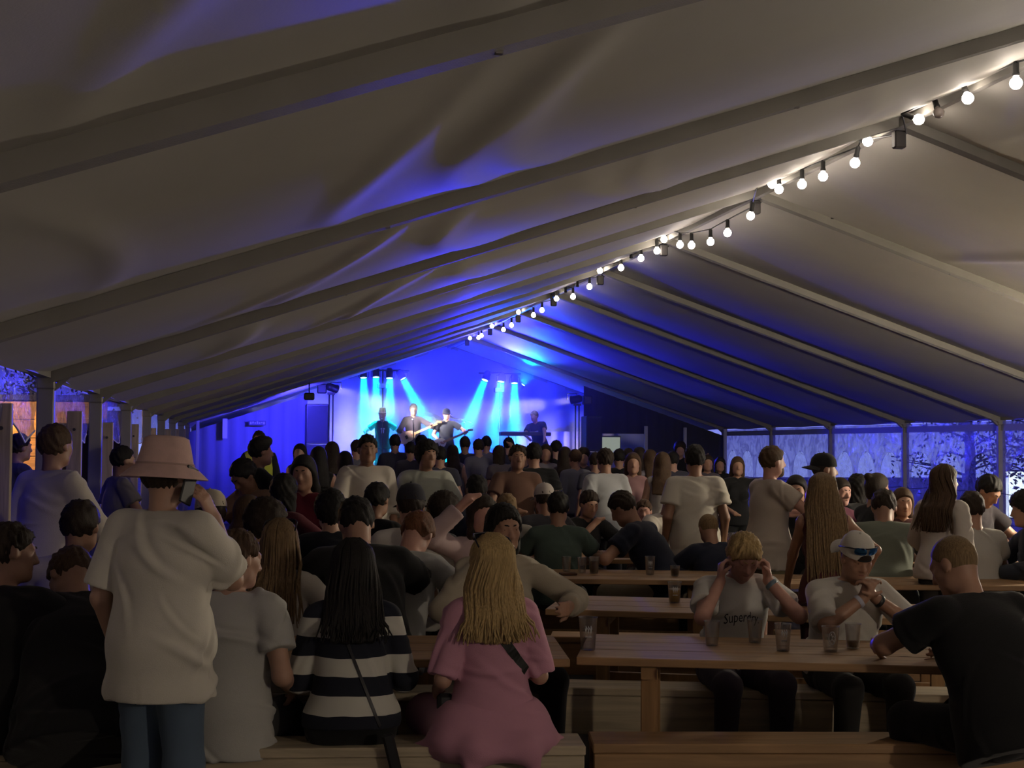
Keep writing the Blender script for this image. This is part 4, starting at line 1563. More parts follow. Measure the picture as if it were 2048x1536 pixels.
# dark valance above the opening on the right, pale sheet with a lit panel below it
X_V0 = on_y(1165, 880, 30.6)[0]
dv = link('trim_1', curtain(X_V0, X_DR0, 30.52, 1.98, lambda x: roof_z(x) - 0.2, 6, 0.02, 5), DRAPE)
tag(dv, 'dark drape hanging above the pale sheet right of the stage', kind='structure')
ps = link('wall_side_stage', curtain(X_V0 - 1.0, X_DR0, 33.41, 0, 2.05, 9, 0.025, 6), mat('pale_sheet', (0.5, 0.47, 0.55), 0.7))
tag(ps, 'pale creased sheet behind the right side of the stage', kind='structure')
# pale greenish rectangle, made as a panel that glows by itself
pp = at(1219, 890, 31.5)
fc = empty('lit_panel', (pp[0], pp[1], 0))
tag(fc, 'pale greenish glowing panel right of the speaker stack', 'panel')
MB().box((0, 0, 1.68), (0.52, 0.04, 0.5), bev=0.01).build('panel_rim', mat('panel_frame', (0.2, 0.2, 0.22), 0.5), fc)
MB().box((0, -0.025, 1.68), (0.47, 0.01, 0.44)).build('panel_face', emitter('panel_glow', (0.55, 0.62, 0.52), 0.45), fc)
for sg in (-1, 1): MB().tube([(sg * 0.2, 0, 0), (sg * 0.2, 0, 1.45)], 0.02, 8).build('stand_leg', ALUD, fc)

# stage platform
SX0 = on_y(655, 900, 31)[0]; SX1 = on_y(1150, 900, 31)[0]
stage = empty('stage', ((SX0 + SX1) / 2, 31.9, 0))
tag(stage, 'raised band stage under blue light', 'stage')
MB().box((0, 0, 0.76), (SX1 - SX0, 2.9, 0.06), bev=0.01).build('deck', mat('stage_deck', (0.05, 0.05, 0.06), 0.6), stage)
MB().box((0, -1.42, 0.36), (SX1 - SX0, 0.03, 0.72)).build('skirt', DRAPE, stage)
for k in range(8):
    for q in (-1.2, 1.2):
        MB().tube([(-(SX1 - SX0) / 2 + 0.2 + k * (SX1 - SX0 - 0.4) / 7, q, 0), (-(SX1 - SX0) / 2 + 0.2 + k * (SX1 - SX0 - 0.4) / 7, q, 0.73)], 0.025, 6).build('stage_leg', ALUD, stage)

# ------------------------------------------------------------------ stage lamps on two T bar stands
BLACK = mat('lamp_black', (0.02, 0.02, 0.022), 0.45)
CY = (0.0, 0.72, 1.0)
lens_cy = emitter('cyan_lens', (0.35, 1.0, 1.0), 9)


def par(root, p, tgt, power, spot=26, col=CY, lens=lens_cy, name='stage_lamp'):
    """a par can: housing, lens and yoke, with its own beam"""
    d = (Vector(tgt) - Vector(p)).normalized()
    loc = Vector(p) - root.location
    M = Matrix.Translation(loc) @ align(d)
    h = MB().lathe([(0.0, -0.24), (0.06, -0.23), (0.085, -0.18), (0.085, 0.0), (0.095, 0.0), (0.095, 0.02), (0.088, 0.02), (0.08, -0.005)], 18, M).build(name, BLACK, root)
    MB().lathe([(0.0, -0.004), (0.08, -0.006)], 18, M).build('lens', lens, h)
    MB().tube([loc + Vector((-0.11, 0, 0)), loc + Vector((-0.11, 0, 0.14)), loc + Vector((0.11, 0, 0.14)), loc + Vector((0.11, 0, 0))], 0.009, 6).build('yoke', BLACK, h)
    bo = lamp('stage_beam', 'AREA', Vector(p) + d * 0.03, col, power, tgt, 0.15)
    bo.data.shape = 'DISK'; bo.data.spread = math.radians(spot)


YL = 32.4
groups = [([(727, 755), (752, 754), (779, 756), (806, 757)], 'left', [(735, 960), (756, 960), (779, 960), (905, 940)]),
          ([(970, 760), (1002, 763), (1029, 766)], 'right', [(900, 940), (975, 960), (1029, 960)])]
for pxs, sd, tg in groups:
    P = [on_y(x, y, YL) for x, y in pxs]
    cx = sum(p[0] for p in P) / len(P)
    zb = max(p[2] for p in P) + 0.16
    st = empty('lighting_stand', (cx, YL, 0.79))
    tag(st, 'lighting stand with %s glowing cyan stage lamps above the %s of the band' % ('four' if len(P) == 4 else 'three', sd), 'lighting stand')
    MB().tube([(0, 0.05, 0.0), (0, 0.05, zb - 0.79)], 0.018, 8).build('pole', BLACK, st)
    MB().tube([(P[0][0] - cx - 0.15, 0.0, zb - 0.79), (P[-1][0] - cx + 0.15, 0.0, zb - 0.79)], 0.02, 8).build('cross_bar', BLACK, st)
    for k in range(3):
        a = 2 * PI * k / 3 + 0.5
        MB().tube([(0, 0.05, 0.5), (0.4 * math.cos(a), 0.05 + 0.4 * math.sin(a), 0.012)], 0.012, 6).build('foot', BLACK, st)
    for p, t in zip(P, tg):
        par(st, p, on_y(t[0], t[1], YL - 0.7), 70, 24)

# side follow spots: white beams across the stage
for (bx, by), (tx, ty), tall, lab in (((672, 778), (860, 840), 1, 'slim black lighting tower with a white spot at the left of the stage'),
                                      ((1144, 800), (960, 828), 1, 'lighting tower with chrome poles and a white spot at the right of the stage')):
    p = on_y(bx, by, 30.2)
    tw = empty('lighting_tower', (p[0] + (0.12 if bx > 900 else -0.10), 30.2, 0))
    tag(tw, lab, 'lighting stand')
    cp = mat('chrome_pole', (0.55, 0.55, 0.6), 0.25, metal=0.9)
    for q in (-0.04, 0.04):
        MB().tube([(q, 0, 0), (q, 0, p[2] - 0.12)], 0.017, 8).build('pole', cp, tw)
    MB().box((0, 0, p[2] - 0.1), (0.16, 0.1, 0.05)).build('bracket', BLACK, tw)
    MB().box((0, 0, 0.02), (0.5, 0.5, 0.04), bev=0.01).build('base_plate', BLACK, tw)
    par(tw, p, on_y(tx, ty, 31.4), 26, 24, (1.0, 0.88, 0.8), emitter('white_lens', (1.0, 0.95, 0.9), 40), 'spot_lamp')
    MB().box((0.22 if bx > 900 else -0.2, 0, p[2]), (0.2, 0.18, 0.2), bev=0.02).build('dimmer_box', BLACK, tw)

# assumed blue wash bars on the stage floor, shining up and out over the crowd
BLUE = (0.008, 0.016, 1.0)
for bx in (700, 780, 880, 980, 1080):
    p = on_y(bx, 900, 32.8); p[2] = 0.79
    wl = empty('added_wash_lamp', tuple(p))
    tag(wl, 'assumed floor wash lamp behind the band, %s' % {700: 'leftmost', 780: 'second from the left', 880: 'in the middle', 980: 'second from the right', 1080: 'rightmost'}[bx], 'stage lamp', 'added blue wash lamps')
    MB().box((0, 0, 0.08), (0.5, 0.12, 0.12), bev=0.02).build('housing', BLACK, wl)
    MB().box((0, 0.0, 0.145), (0.46, 0.08, 0.012)).build('lens', emitter('blue_lens', BLUE, 8), wl)
    lamp('added_wash_light', 'SPOT', (p[0], p[1] - 0.02, p[2] + 0.2), BLUE, 520, (p[0], Y0 - 0.1, 3.2), 0.15, 120, 0.8)
# assumed LED floods, added on the two bars, aimed out over the audience: they graze the roof canvas
for bx, by, nm in ((766, 774, 'left'), (1000, 782, 'right')):
    p = on_y(bx, by, YL)
    bl = empty('assumed_flood', tuple(p))
    tag(bl, 'assumed blue LED flood hung below the %s group of cyan lamps' % nm, 'stage lamp', 'assumed blue floods on the bars')
    MB().box((0, 0.08, 0.03), (0.26, 0.1, 0.12), bev=0.02).build('housing', BLACK, bl)
    MB().box((0, 0.02, 0.03), (0.22, 0.012, 0.09)).build('lens', emitter('blue_lens', BLUE, 8), bl)
    MB().tube([(0, 0.08, 0.09), (0, 0.08, 0.42)], 0.012, 6).build('hanger', BLACK, bl)
    lamp('assumed_flood_light', 'SPOT', (p[0], p[1] - 0.02, p[2] + 0.03), (0.022, 0.022, 1.0), 6500 if nm == 'right' else 4800, (p[0] + (-1.2 if nm == 'right' else 5.5), p[1] - 10, p[2] + 0.62), 0.12, 42, 0.7)
# an added cyan effect lamp that streaks the roof panel right of the stage, and an added blue fill lamp for the left drape
p = on_y(1046, 770, YL)
ef = empty('added_effect_lamp', tuple(p)); tag(ef, 'added cyan effect lamp throwing a streak on the roof right of the stage', 'stage lamp')
MB().lathe([(0.0, -0.12), (0.05, -0.11), (0.06, 0.0), (0.05, 0.01)], 14, align((0.4, -0.3, 0.6))).build('housing', BLACK, ef)
MB().lathe([(0.0, 0.0), (0.05, 0.001)], 14, align((0.4, -0.3, 0.6))).build('lens', lens_cy, ef)
tq = Vector(on_y(1065, 728, 29.3)); tq.z = roof_z(tq.x)
lamp('added_effect_beam', 'SPOT', tuple(Vector(p) + (tq - Vector(p)).normalized() * 0.08), (0.0, 0.8, 1.0), 260, tuple(tq), 0.04, 28, 0.8)
wl = empty('added_wash_lamp', (1.1, 27.4, 2.62)); tag(wl, 'blue fill lamp added under a left rafter to brighten the drape', 'stage lamp', 'added blue wash lamps')
MB().box((0, 0, 0), (0.2, 0.14, 0.14), bev=0.02).build('housing', BLACK, wl)
MB().tube([(0, 0.0, 0.07), (0, 0.1, roof_z(1.1) - 2.62 - 0.02)], 0.012, 6).build('clamp_arm', BLACK, wl)
lamp('drape_fill', 'SPOT', (1.1, 27.5, 2.52), (0.05, 0.04, 1.0), 1300, (0.7, 30.5, 2.2), 0.1, 80, 0.9)

# ------------------------------------------------------------------ loud speakers
def speaker(x, y, z0, w, d, h, label, boxes=2):
    t = empty('speaker_stack', (x, y, z0))
    tag(t, label, 'loudspeaker')
    hh = h / boxes
    for k in range(boxes):
        c = MB().box((0, 0, hh * (k + 0.5)), (w, d, hh - 0.01), bev=0.015).build('cabinet', BLACK, t)
        MB().box((0, -d / 2 - 0.006, hh * (k + 0.5)), (w * 0.9, 0.012, hh * 0.9), bev=0.004).build('grille', mat('speaker_grille', (0.03, 0.03, 0.035), 0.6, bump=0.5, bscale=200), c)


p = on_y(632, 900, 30.1); speaker(p[0], 29.9, 0, 0.46, 0.5, on_y(632, 808, 29.9)[2], 'dark loudspeaker stack at the left of the stage', 3)
p = on_y(1181, 900, 30.0); speaker(p[0], 29.9, 0, 0.36, 0.5, on_y(1181, 832, 29.9)[2], 'black loudspeaker stack right of the chrome lighting tower', 3)

# corner posts by the drapes
for (bx, tp, bt, nm, lb) in ((396, 826, 0, 'corner_post', 'thin white tent post at the left corner beside the drape'), (1292, 852, 0, 'corner_post', 'grey tent post between the pale sheet and the black drape'),
                             (1370, 855, 0, 'corner_post', 'grey post in front of the black drape'), (1450, 858, 0, 'corner_post', 'white tent post where the black drape meets the right wall')):
    q = on_y(bx, tp, 30.2)
    o = MB().box((q[0], 30.2, q[2] / 2), (0.07, 0.07, q[2]), bev=0.008).build(nm, mat('post_white', (0.6, 0.6, 0.65), 0.5))
    MB().box((0, 0, 0), (0.01, 0.01, 0.01))
    tag(o, lb, 'post')
# notices on the left drape
q = on_y(450, 857, 30.3)
o = MB().box(q, (0.10, 0.012, 0.42)).build('notice', mat('notice_white', (0.75, 0.75, 0.8), 0.6)); tag(o, 'narrow upright white notice on the left drape', 'notice')
q = on_y(515, 846, 30.3)
nb = MB().box(q, (0.36, 0.012, 0.10)).build('notice', mat('notice_blue', (0.10, 0.10, 0.16), 0.6)); tag(nb, 'wide notice with pale lettering on the left drape', 'notice')
for k in range(7):
    MB().box((q[0] - 0.14 + k * 0.046, q[1] - 0.008, q[2] + 0.008 * (k % 2)), (0.03, 0.006, 0.05 - 0.012 * (k % 3))).build('letter', mat('notice_letter', (0.6, 0.6, 0.7), 0.6), nb)

# ------------------------------------------------------------------ haze around the stage
def haze(name, y0, y1, dens, label):
    hz = MB().box(((XL + XR) / 2, (y0 + y1) / 2, 2.05), (XR - XL - 0.2, y1 - y0, 4.0)).build(name)
    hm = bpy.data.materials.new(name)
    hm.use_nodes = True
    hm.node_tree.nodes.clear()
    _ho = hm.node_tree.nodes.new('ShaderNodeOutputMaterial')
    _hv = hm.node_tree.nodes.new('ShaderNodeVolumeScatter')
    _hv.inputs['Density'].default_value = dens
    _hv.inputs['Anisotropy'].default_value = 0.2
    hm.node_tree.links.new(_hv.outputs[0], _ho.inputs['Volume'])
    hz.data.materials.append(hm)
    tag(hz, label, 'haze', kind='stuff')


haze('stage_haze', 30.6, Y0 - 0.15, 0.10, 'stage smoke lit blue and cyan by the lamps')
haze('crowd_haze', 26.0, 30.4, 0.025, 'thin smoke drifting over the crowd before the stage')

# ------------------------------------------------------------------ people
A_, T_, R_, L_ = 0.0, PI, -PI / 2, PI / 2
WHITE, OFFW, GREY, BLK, NAVY = (0.62, 0.60, 0.56), (0.56, 0.51, 0.44), (0.40, 0.40, 0.39), (0.012, 0.012, 0.013), (0.015, 0.018, 0.035)
BEIGE, MAROON, GREEN, KHAKI, DENIM = (0.50, 0.42, 0.31), (0.13, 0.025, 0.035), (0.07, 0.10, 0.085), (0.30, 0.25, 0.15), (0.10, 0.14, 0.20)

# --- man with a pink bucket hat, on the phone
f1 = Fig(R=((0.150, 0.13, 1.445), (0.30, -0.15, -1.2)), hR=V3(-0.25, -0.45, 1), palmR=V3(-1, -0.25, 0), curl=0.38, top='wide', loose=0.030, hem=0.19, bulk=1.16, hair='short', hatted=True, hyaw=-0.15, hpitch=-0.05,
         fold=0.016, seed=5, lean=0.0)
K = kit(0.007, 'hat_man', f1)
hatman = person(K, 330, 886, 5.32, -0.62, 'standing man in a pink bucket hat holding a phone to his ear', (0.66, 0.62, 0.54), DENIM, 'dark', 'fair')
bucket_hat(hatman, f1, (0.60, 0.40, 0.36))
Mh = root_M[hatman.name]
sh, el, wr = f1.arm['R']
ph = MB()
pM = Mh @ Matrix.Translation(f1.hl(0.103, 0.012, -0.045)) @ Matrix.Rotation(-0.35, 4, 'X')
ph.box((0, 0, 0), (0.011, 0.072, 0.150), None, 0.004)
ph.v = [tuple(pM @ Vector(v)) for v in ph.v]
o = ph.build('mobile_phone', mat('phone_black', (0.008, 0.008, 0.01), 0.5)); tag(o, 'black mobile phone at the ear of the pink hat man', 'phone')

# --- man in a grey tee on the pale bench
f2 = Fig(sit=True, lean=0.10, hyaw=-0.75, hpitch=0.12, top='tee', loose=0.022, hem=0.16, bulk=1.12, R=((0.235, 0.20, 0.66), (0.25, -1, -0.2)), L=((-0.1, 0.36, 0.74), (-1, 0, -0.4)), fold=0.014, seed=9, eyes=True)
K = kit(0.007, 'grey_man', f2)
person(K, 482, 1062, 5.93, -0.30, 'seated man in a grey tee shirt turning his head right, on the pale bench', (0.46, 0.45, 0.42), (0.03, 0.03, 0.03), 'brown', 'fair')

# --- woman in a striped sweater
f3 = Fig(sit=True, fem=True, lean=0.06, hyaw=0.1, top='long', loose=0.026, hem=0.02, bulk=1.10, hair='long', hairlen=0.27, L=((-0.17, 0.30, 0.74), (-0.4, -1, -0.5)), R=((0.17, 0.30, 0.74), (0.4, -1, -0.5)), fold=0.010, seed=12)
K = kit(0.007, 'stripe_woman', f3)
sm = bpy.data.materials.new('striped_knit'); sm.use_nodes = True
t = sm.node_tree; p = t.nodes['Principled BSDF']; p.inputs['Roughness'].default_value = 0.95
tc = t.nodes.new('ShaderNodeTexCoord'); sx = t.nodes.new('ShaderNodeSeparateXYZ'); t.links.new(tc.outputs['Object'], sx.inputs[0])
nz = t.nodes.new('ShaderNodeTexNoise'); nz.inputs['Scale'].default_value = 4.0; t.links.new(tc.outputs['Object'], nz.inputs['Vector'])
def mth(op, a, b=None):
    n = t.nodes.new('ShaderNodeMath'); n.operation = op
    for i, v in enumerate((a, b)):
        if v is None: continue
        if isinstance(v, (int, float)): n.inputs[i].default_value = v
        else: t.links.new(v, n.inputs[i])
    return n.outputs[0]
zz = mth('ADD', sx.outputs['Z'], mth('MULTIPLY', mth('SUBTRACT', nz.outputs[0], 0.5), 0.03))
fr = mth('FRACT', mth('MULTIPLY', mth('SUBTRACT', zz, 0.606), 1 / 0.165))
wht = mth('MULTIPLY', mth('LESS_THAN', fr, 0.5), mth('LESS_THAN', zz, 1.03))
mx = t.nodes.new('ShaderNodeMix'); mx.data_type = 'RGBA'; t.links.new(wht, mx.inputs['Factor'])
mx.inputs['A'].default_value = (0.010, 0.012, 0.022, 1); mx.inputs['B'].default_value = (0.62, 0.60, 0.53, 1)
t.links.new(mx.outputs['Result'], p.inputs['Base Color'])
stripe = person(K, 706, 1080, 5.93, -0.06, 'seated woman with long black hair in a black and white striped sweater', sm, BLK, 'black', 'fair', topname='striped_sweater')
hair_locks(stripe, f3, 'black', 90, seed=2)
tb = [f3.chest + f3.T @ V3(0.02 - 0.16 * q, -0.16, 0.16) * 1 + V3(0.24 * q * 1.0, 0, -0.52 * q) for q in np.linspace(0, 1, 14)]
strap(stripe, K['top'], [V3(-0.07 + 0.20 * q, -0.25, 1.04 - 0.50 * q) for q in np.linspace(0, 1, 24)], 0.013, mat('strap_black', (0.01, 0.01, 0.012), 0.4), 'bag_strap')
bg = MB(); Ms = root_M[stripe.name]
bg.box((0, 0, 0), (0.05, 0.03, 0.20), Matrix.Rotation(-0.25, 3, 'Y'), 0.01)
bg.v = [tuple(Ms @ Vector((v[0] + 0.175, v[1] - 0.21, v[2] + 0.45))) for v in bg.v]
o = bg.build('strap_end', mat('strap_black', (0.01, 0.01, 0.012), 0.4), None)
o.name = 'shoulder_bag'; tag(o, 'small black bag hanging behind the striped sweater woman', 'bag')

# --- woman in a pink dress
f4 = Fig(sit=True, fem=True, lean=0.03, hyaw=0.25, hroll=0.06, top='half', loose=0.024, hem=0.06, bulk=1.04, bot='dress', hair='long', hairlen=0.28, L=((-0.20, 0.20, 0.66), (-0.25, -1, -0.3)), R=((0.18, 0.26, 0.74), (0.25, -1, -0.4)), fold=0.011, seed=21)
K = kit(0.007, 'pink_woman', f4)
PINK = (0.55, 0.27, 0.36)
pink = person(K, 985, 1070, 5.93, 0.06, 'seated blonde woman in a pink dress with a black cross body strap', PINK, PINK, 'blond', 'fair', topname='dress_bodice')
hair_locks(pink, f4, 'blond', 150, seed=5, spread=1.4)
strap(pink, K['top'], [V3(-0.09 + 0.27 * q, -0.26, 1.06 - 0.34 * q) for q in np.linspace(0, 0.84, 22)], 0.040, mat('webbing_black', (0.012, 0.014, 0.012), 0.7), 'bag_strap')
# sunglasses pushed up on her hair
def shades(root, fig, z=0.105, y=0.055, col=(0.02, 0.02, 0.03), lens=None, back=False):
    M = headM(fig)
    if back: M = M @ Matrix.Rotation(PI, 4, 'Z')
    m = MB()
    m.tube([M @ Vector((-0.088, -0.06, z - 0.055)), M @ Vector((-0.086, y - 0.02, z - 0.01)), M @ Vector((-0.07, y + 0.012, z)), M @ Vector((0, y + 0.036, z + 0.008)), M @ Vector((0.07, y + 0.012, z)), M @ Vector((0.086, y - 0.02, z - 0.01)), M @ Vector((0.088, -0.06, z - 0.055))], 0.004, 6)
    g = m.build('sunglasses', mat('frame_dark', col, 0.2), root)
    for sg in (-1, 1):
        Vv, Q = [], []
        for j in range(7):
            for i in range(7):
                u, w = i / 6 * 2 - 1, j / 6 * 2 - 1
                rr = 1 - 0.18 * (u * u * w * w)
                xx = sg * 0.037 + 0.031 * u * rr
                Vv.append(M @ Vector((xx, y + 0.039 - 5.5 * xx * xx - 0.004 * w * w, z - 0.012 + 0.021 * w * rr)))
        for j in range(6):
            for i in range(6):
                a = j * 7 + i; Q.append((a, a + 1, a + 8, a + 7))
        MB().add(Vv, Q, True).build('lens', lens or mat('lens_dark', (0.02, 0.02, 0.05), 0.05), g)
    return g
shades(pink, f4, z=0.122, y=0.02)
bg = MB().box((0, 0, 0), (0.07, 0.05, 0.11), None, 0.014)
Mp = root_M[pink.name]
bg.v = [tuple(Mp @ Vector((v[0] - 0.20, v[1] + 0.02, v[2] + 0.62))) for v in bg.v]
o = bg.build('pouch_bag', mat('pouch_black', (0.012, 0.012, 0.014), 0.5)); tag(o, 'small black pouch at the left side of the pink dress', 'bag')

# --- man in black on the right
f5 = Fig(sit=True, lean=0.42, hyaw=0.35, hpitch=0.12, top='tee', loose=0.028, hem=0.12, bulk=1.34, hair='buzz', L=((-0.14, 0.62, 0.80), (-1, -0.1, -0.35)), R=((0.20, 0.48, 0.76), (1, -0.2, -0.3)), fold=0.006, seed=31)
K = kit(0.008, 'black_man', f5)
person(K, 1888, 1077, 6.0, 0.28, 'broad man in black leaning on the glasses table, back turned, right foreground', (0.012, 0.016, 0.016), (0.012, 0.012, 0.014), 'light', 'mid')

# --- people in black at the left edge
f6 = Fig(sit=True, lean=0.22, hyaw=-0.9, top='tee', loose=0.026, hem=0.14, bulk=1.25, R=((0.30, 0.42, 0.86), (1, -0.2, -0.6)), L=((-0.15, 0.4, 0.75), (-1, 0, -0.5)), fold=0.006, seed=33, eyes=True)
K = kit(0.009, 'edge_man', f6)
person(K, 26, 1048, 5.9, -0.35, 'seated man in black cut by the left edge, face turned right', BLK, BLK, 'dark', 'mid')
f6b = Fig(sit=True, lean=0.62, hyaw=0.5, hpitch=0.5, top='tee', loose=0.026, hem=0.14, bulk=1.22, fold=0.006, seed=35, L=((-0.15, 0.5, 0.75), (-1, 0, -0.5)), R=((0.15, 0.5, 0.75), (1, 0, -0.5)))
K = kit(0.010, 'bowed_man', f6b)
person(K, 130, 1118, 6.1, 0.1, 'bowed man in black between the left edge and the pink hat man', BLK, BLK, 'brown', 'mid')

# --- blond man with both hands at his ears, and the cap man, across the table
f22 = Fig(sit=True, lean=0.30, hpitch=0.30, top='tee', loose=0.020, hem=0.02, bulk=1.05, hair='fringe', curl=1.25, L=((-0.135, 0.25, 1.05), (-0.75, 0.5, -1)), R=((0.135, 0.25, 1.05), (0.75, 0.5, -1)),
          hL=V3(0.10, -0.2, 1), hR=V3(-0.10, -0.2, 1), palmL=V3(1, 0.1, 0), palmR=V3(-1, 0.1, 0), eyes=True, fold=0.008, seed=41)
K = kit(0.007, 'blond_man', f22)
blond = person(K, 1495, 1076, 7.20, PI - 0.02, 'blond man in a white lettered tee with both hands at his ears', (0.64, 0.62, 0.58), (0.05, 0.04, 0.06), 'blond', 'pink')
blond_kit, blond_fig = K, f22
f23 = Fig(sit=True, lean=0.30, hpitch=0.12, top='half', loose=0.024, hem=0.02, bulk=1.18, hair='buzz', curl=0.9, L=((-0.035, 0.37, 0.985), (-1, 0.15, -0.75)), R=((0.035, 0.37, 0.985), (1, 0.15, -0.75)),
          hL=V3(0.45, 0.0, 0.9), hR=V3(-0.45, 0.0, 0.9), palmL=V3(1, -0.6, 0), palmR=V3(-1, -0.6, 0), eyes=True, fold=0.008, seed=43)
K = kit(0.007, 'cap_man', f23)
capman = person(K, 1720, 1074, 7.18, PI + 0.05, 'man in a white backwards cap with blue mirrored sunglasses, hands clasped at his mouth', (0.60, 0.57, 0.52), (0.03, 0.03, 0.03), 'brown', 'mid')
hc, Mc = cap(capman, f23, (0.66, 0.62, 0.55), back=True)
# cut out with a strap at the forehead, as on a cap worn backwards
Va, Qa = [], []
for i in range(13):
    a = -0.42 + 0.84 * i / 12
    for j in range(4):
        zz = 0.002 + 0.036 * math.sqrt(max(0, 1 - (a / 0.425) ** 2)) * j / 3
        rr = 0.0955 - 0.06 * max(0, zz) * 0.3
        Va.append(Mc @ Vector((rr * math.sin(a), -rr * math.cos(a), zz)))
for i in range(12):
    for j in range(3):
        q0 = i * 4 + j; Qa.append((q0, q0 + 4, q0 + 5, q0 + 1))
MB().add(Va, Qa, True).build('cap_opening', cloth((0.03, 0.02, 0.015)), hc)
MB().tube([Mc @ Vector((0.038 * math.sin(a), -0.0945 * math.cos(a * 0.42), 0.002)) for a in np.linspace(-1.4, 1.4, 9)], 0.006, 6).build('cap_strap', cloth((0.02, 0.02, 0.02)), hc)
mirror = mat('mirror_blue', (0.05, 0.22, 0.65), 0.06, metal=0.9)
shades(capman, f23, z=0.098, y=0.064, lens=mirror)
# wristbands and a watch
for rt, fg, sd, c, nm in ((blond, f22, 'L', (0.15, 0.2, 0.25), 'wristband'), (capman, f23, 'R', (0.5, 0.5, 0.6), 'wristband'), (capman, f23, 'L', (0.02, 0.02, 0.02), 'wristwatch')):
    s_, e_, w_ = fg.arm[sd]
    d_ = nrm(w_ - e_); c_ = w_ - d_ * 0.03
    MB().lathe([(0.034, -0.012), (0.037, -0.006), (0.037, 0.006), (0.034, 0.012)], 18, Matrix.Translation(c_) @ align(d_)).build(nm, mat('band_%d' % int(c[0] * 100), c, 0.4), rt)

# print on the blond man's shirt
def text_mesh(txt, size):
    cu = bpy.data.curves.new('txt', 'FONT')
    cu.body = txt; cu.size = size; cu.align_x = 'CENTER'; cu.resolution_u = 2
    ob = bpy.data.objects.new('txt', cu)
    COL.objects.link(ob)
    dg = bpy.context.evaluated_depsgraph_get()
    me = bpy.data.meshes.new_from_object(ob.evaluated_get(dg))
    bpy.data.objects.remove(ob); bpy.data.curves.remove(cu)
    return me


def print_on(root, K, me, origin, fwd, right, upv, matl, name):
    """lay flat lettering onto a shirt front"""
    from mathutils.bvhtree import BVHTree
    mesh = K['top']
    bv = BVHTree.FromPolygons([v.co for v in mesh.vertices], [list(p.vertices) for p in mesh.polygons])
    bm = bmesh.new(); bm.from_mesh(me)
    bmesh.ops.triangulate(bm, faces=bm.faces[:])
    bmesh.ops.subdivide_edges(bm, edges=[e for e in bm.edges if e.calc_length() > 0.02], cuts=1)
    for v in bm.verts:
        x, y = v.co.x * 0.62, v.co.y
        p = Vector(origin + right * x + upv * (y - 2.0 * x * x) + fwd * 0.3)
        loc, nn, i, dd = bv.ray_cast(p, -Vector(fwd))
        v.co = (loc + Vector(fwd) * 0.004) if loc is not None else p - Vector(fwd) * 0.18
    m2 = bpy.data.meshes.new(name); bm.to_mesh(m2); bm.free()
    return link(name, m2, matl, root)


T_m = f22.T
ink = mat('black_ink', (0.015, 0.015, 0.02), 0.7)
print_on(blond, blond_kit, text_mesh('Superdry.', 0.085), f22.chest + T_m @ V3(0, 0.05, 0.0), nrm(T_m @ V3(0, 1, 0.1)), -T_m[:, 0], f22.up, ink, 'chest_print')

# --- dark haired woman facing the camera behind the pink dress
f14 = Fig(sit=True, fem=True, lean=0.10, hyaw=0.10, top='long', loose=0.026, hem=0.06, hair='long', hairlen=0.30, bulk=1.05, eyes=True, L=((-0.26, 0.36, 0.86), (-1, -0.1, -0.5)), R=((0.16, 0.34, 0.80), (1, 0, -0.5)), fold=0.016, seed=51)
K = kit(0.009, 'dark_woman', f14)
person(K, 1008, 1010, 7.25, PI + 0.12, 'dark haired woman in a beige jacket facing the camera behind the pink dress', (0.40, 0.35, 0.27), BLK, 'black', 'mid', topname='jacket')
f10 = Fig(sit=True, fem=True, lean=0.05, top='half', loose=0.024, hem=0.1, hair='long', hairlen=0.38, L=((-0.15, 0.34, 0.78), (-1, 0, -0.5)), R=((0.15, 0.34, 0.78), (1, 0, -0.5)), fold=0.009, seed=52)
K = kit(0.009, 'blonde_left', f10)
bw_ = person(K, 562, 1040, 7.2, -0.25, 'blonde woman in a white top seen from behind beside the grey tee man', (0.62, 0.58, 0.50), BLK, 'light', 'fair')
hair_locks(bw_, f10, 'light', 80, seed=8)
shades(bw_, f10, z=0.122, y=0.02)
f24 = Fig(fem=True, lean=0.30, hyaw=0.1, top='vest', loose=0.014, hem=0.10, hair='long', hairlen=0.62, R=((0.32, 0.36, 1.02), (1, -0.6, 0.1)), L=((-0.2, 0.45, 0.95), (-1, 0, -0.4)), fold=0.005, seed=53)
K = kit(0.009, 'long_hair', f24)
lw = person(K, 1642, 950, 8.55, -0.22, 'standing woman with waist length blonde hair bending forward in a dark red top', (0.09, 0.025, 0.03), (0.06, 0.02, 0.03), 'light', 'mid')
hair_locks(lw, f24, 'light', 120, seed=9, spread=0.6, r0=0.008)

# --- middle distance kits
MIDH = 0.0135
def mk(key, h=MIDH, **kw): return kit(h, key, Fig(**kw))
ON = dict(L=((-0.14, 0.38, 0.77), (-1, 0, -0.5)), R=((0.14, 0.38, 0.77), (1, 0, -0.5)))
ONL = dict(L=((-0.16, 0.52, 0.77), (-1, 0, -0.5)), R=((0.16, 0.52, 0.77), (1, 0, -0.5)))
m_toward = mk('m_toward', 0.0108, sit=True, lean=0.14, bulk=1.05, fold=0.009, eyes=True, **ON)
m_away = mk('m_away', sit=True, lean=0.14, bulk=1.08, fold=0.008, **ON)
m_lean = mk('m_lean', sit=True, lean=0.55, hpitch=0.1, bulk=1.12, loose=0.022, fold=0.008, **ONL)
m_leanlong = mk('m_leanlong', sit=True, lean=0.42, hpitch=0.45, top='long', loose=0.022, fold=0.009, bulk=1.05, **ONL)
m_leanbuzz = mk('m_leanbuzz', sit=True, lean=0.45, hair='buzz', bulk=1.2, fold=0.006, **ONL)
m_fem = mk('m_fem', 0.0108, eyes=True, sit=True, fem=True, lean=0.12, hair='long', hairlen=0.3, fold=0.006, **ON)
m_bob = mk('m_bob', sit=True, fem=True, lean=0.12, hair='bob', fold=0.006, **ON)
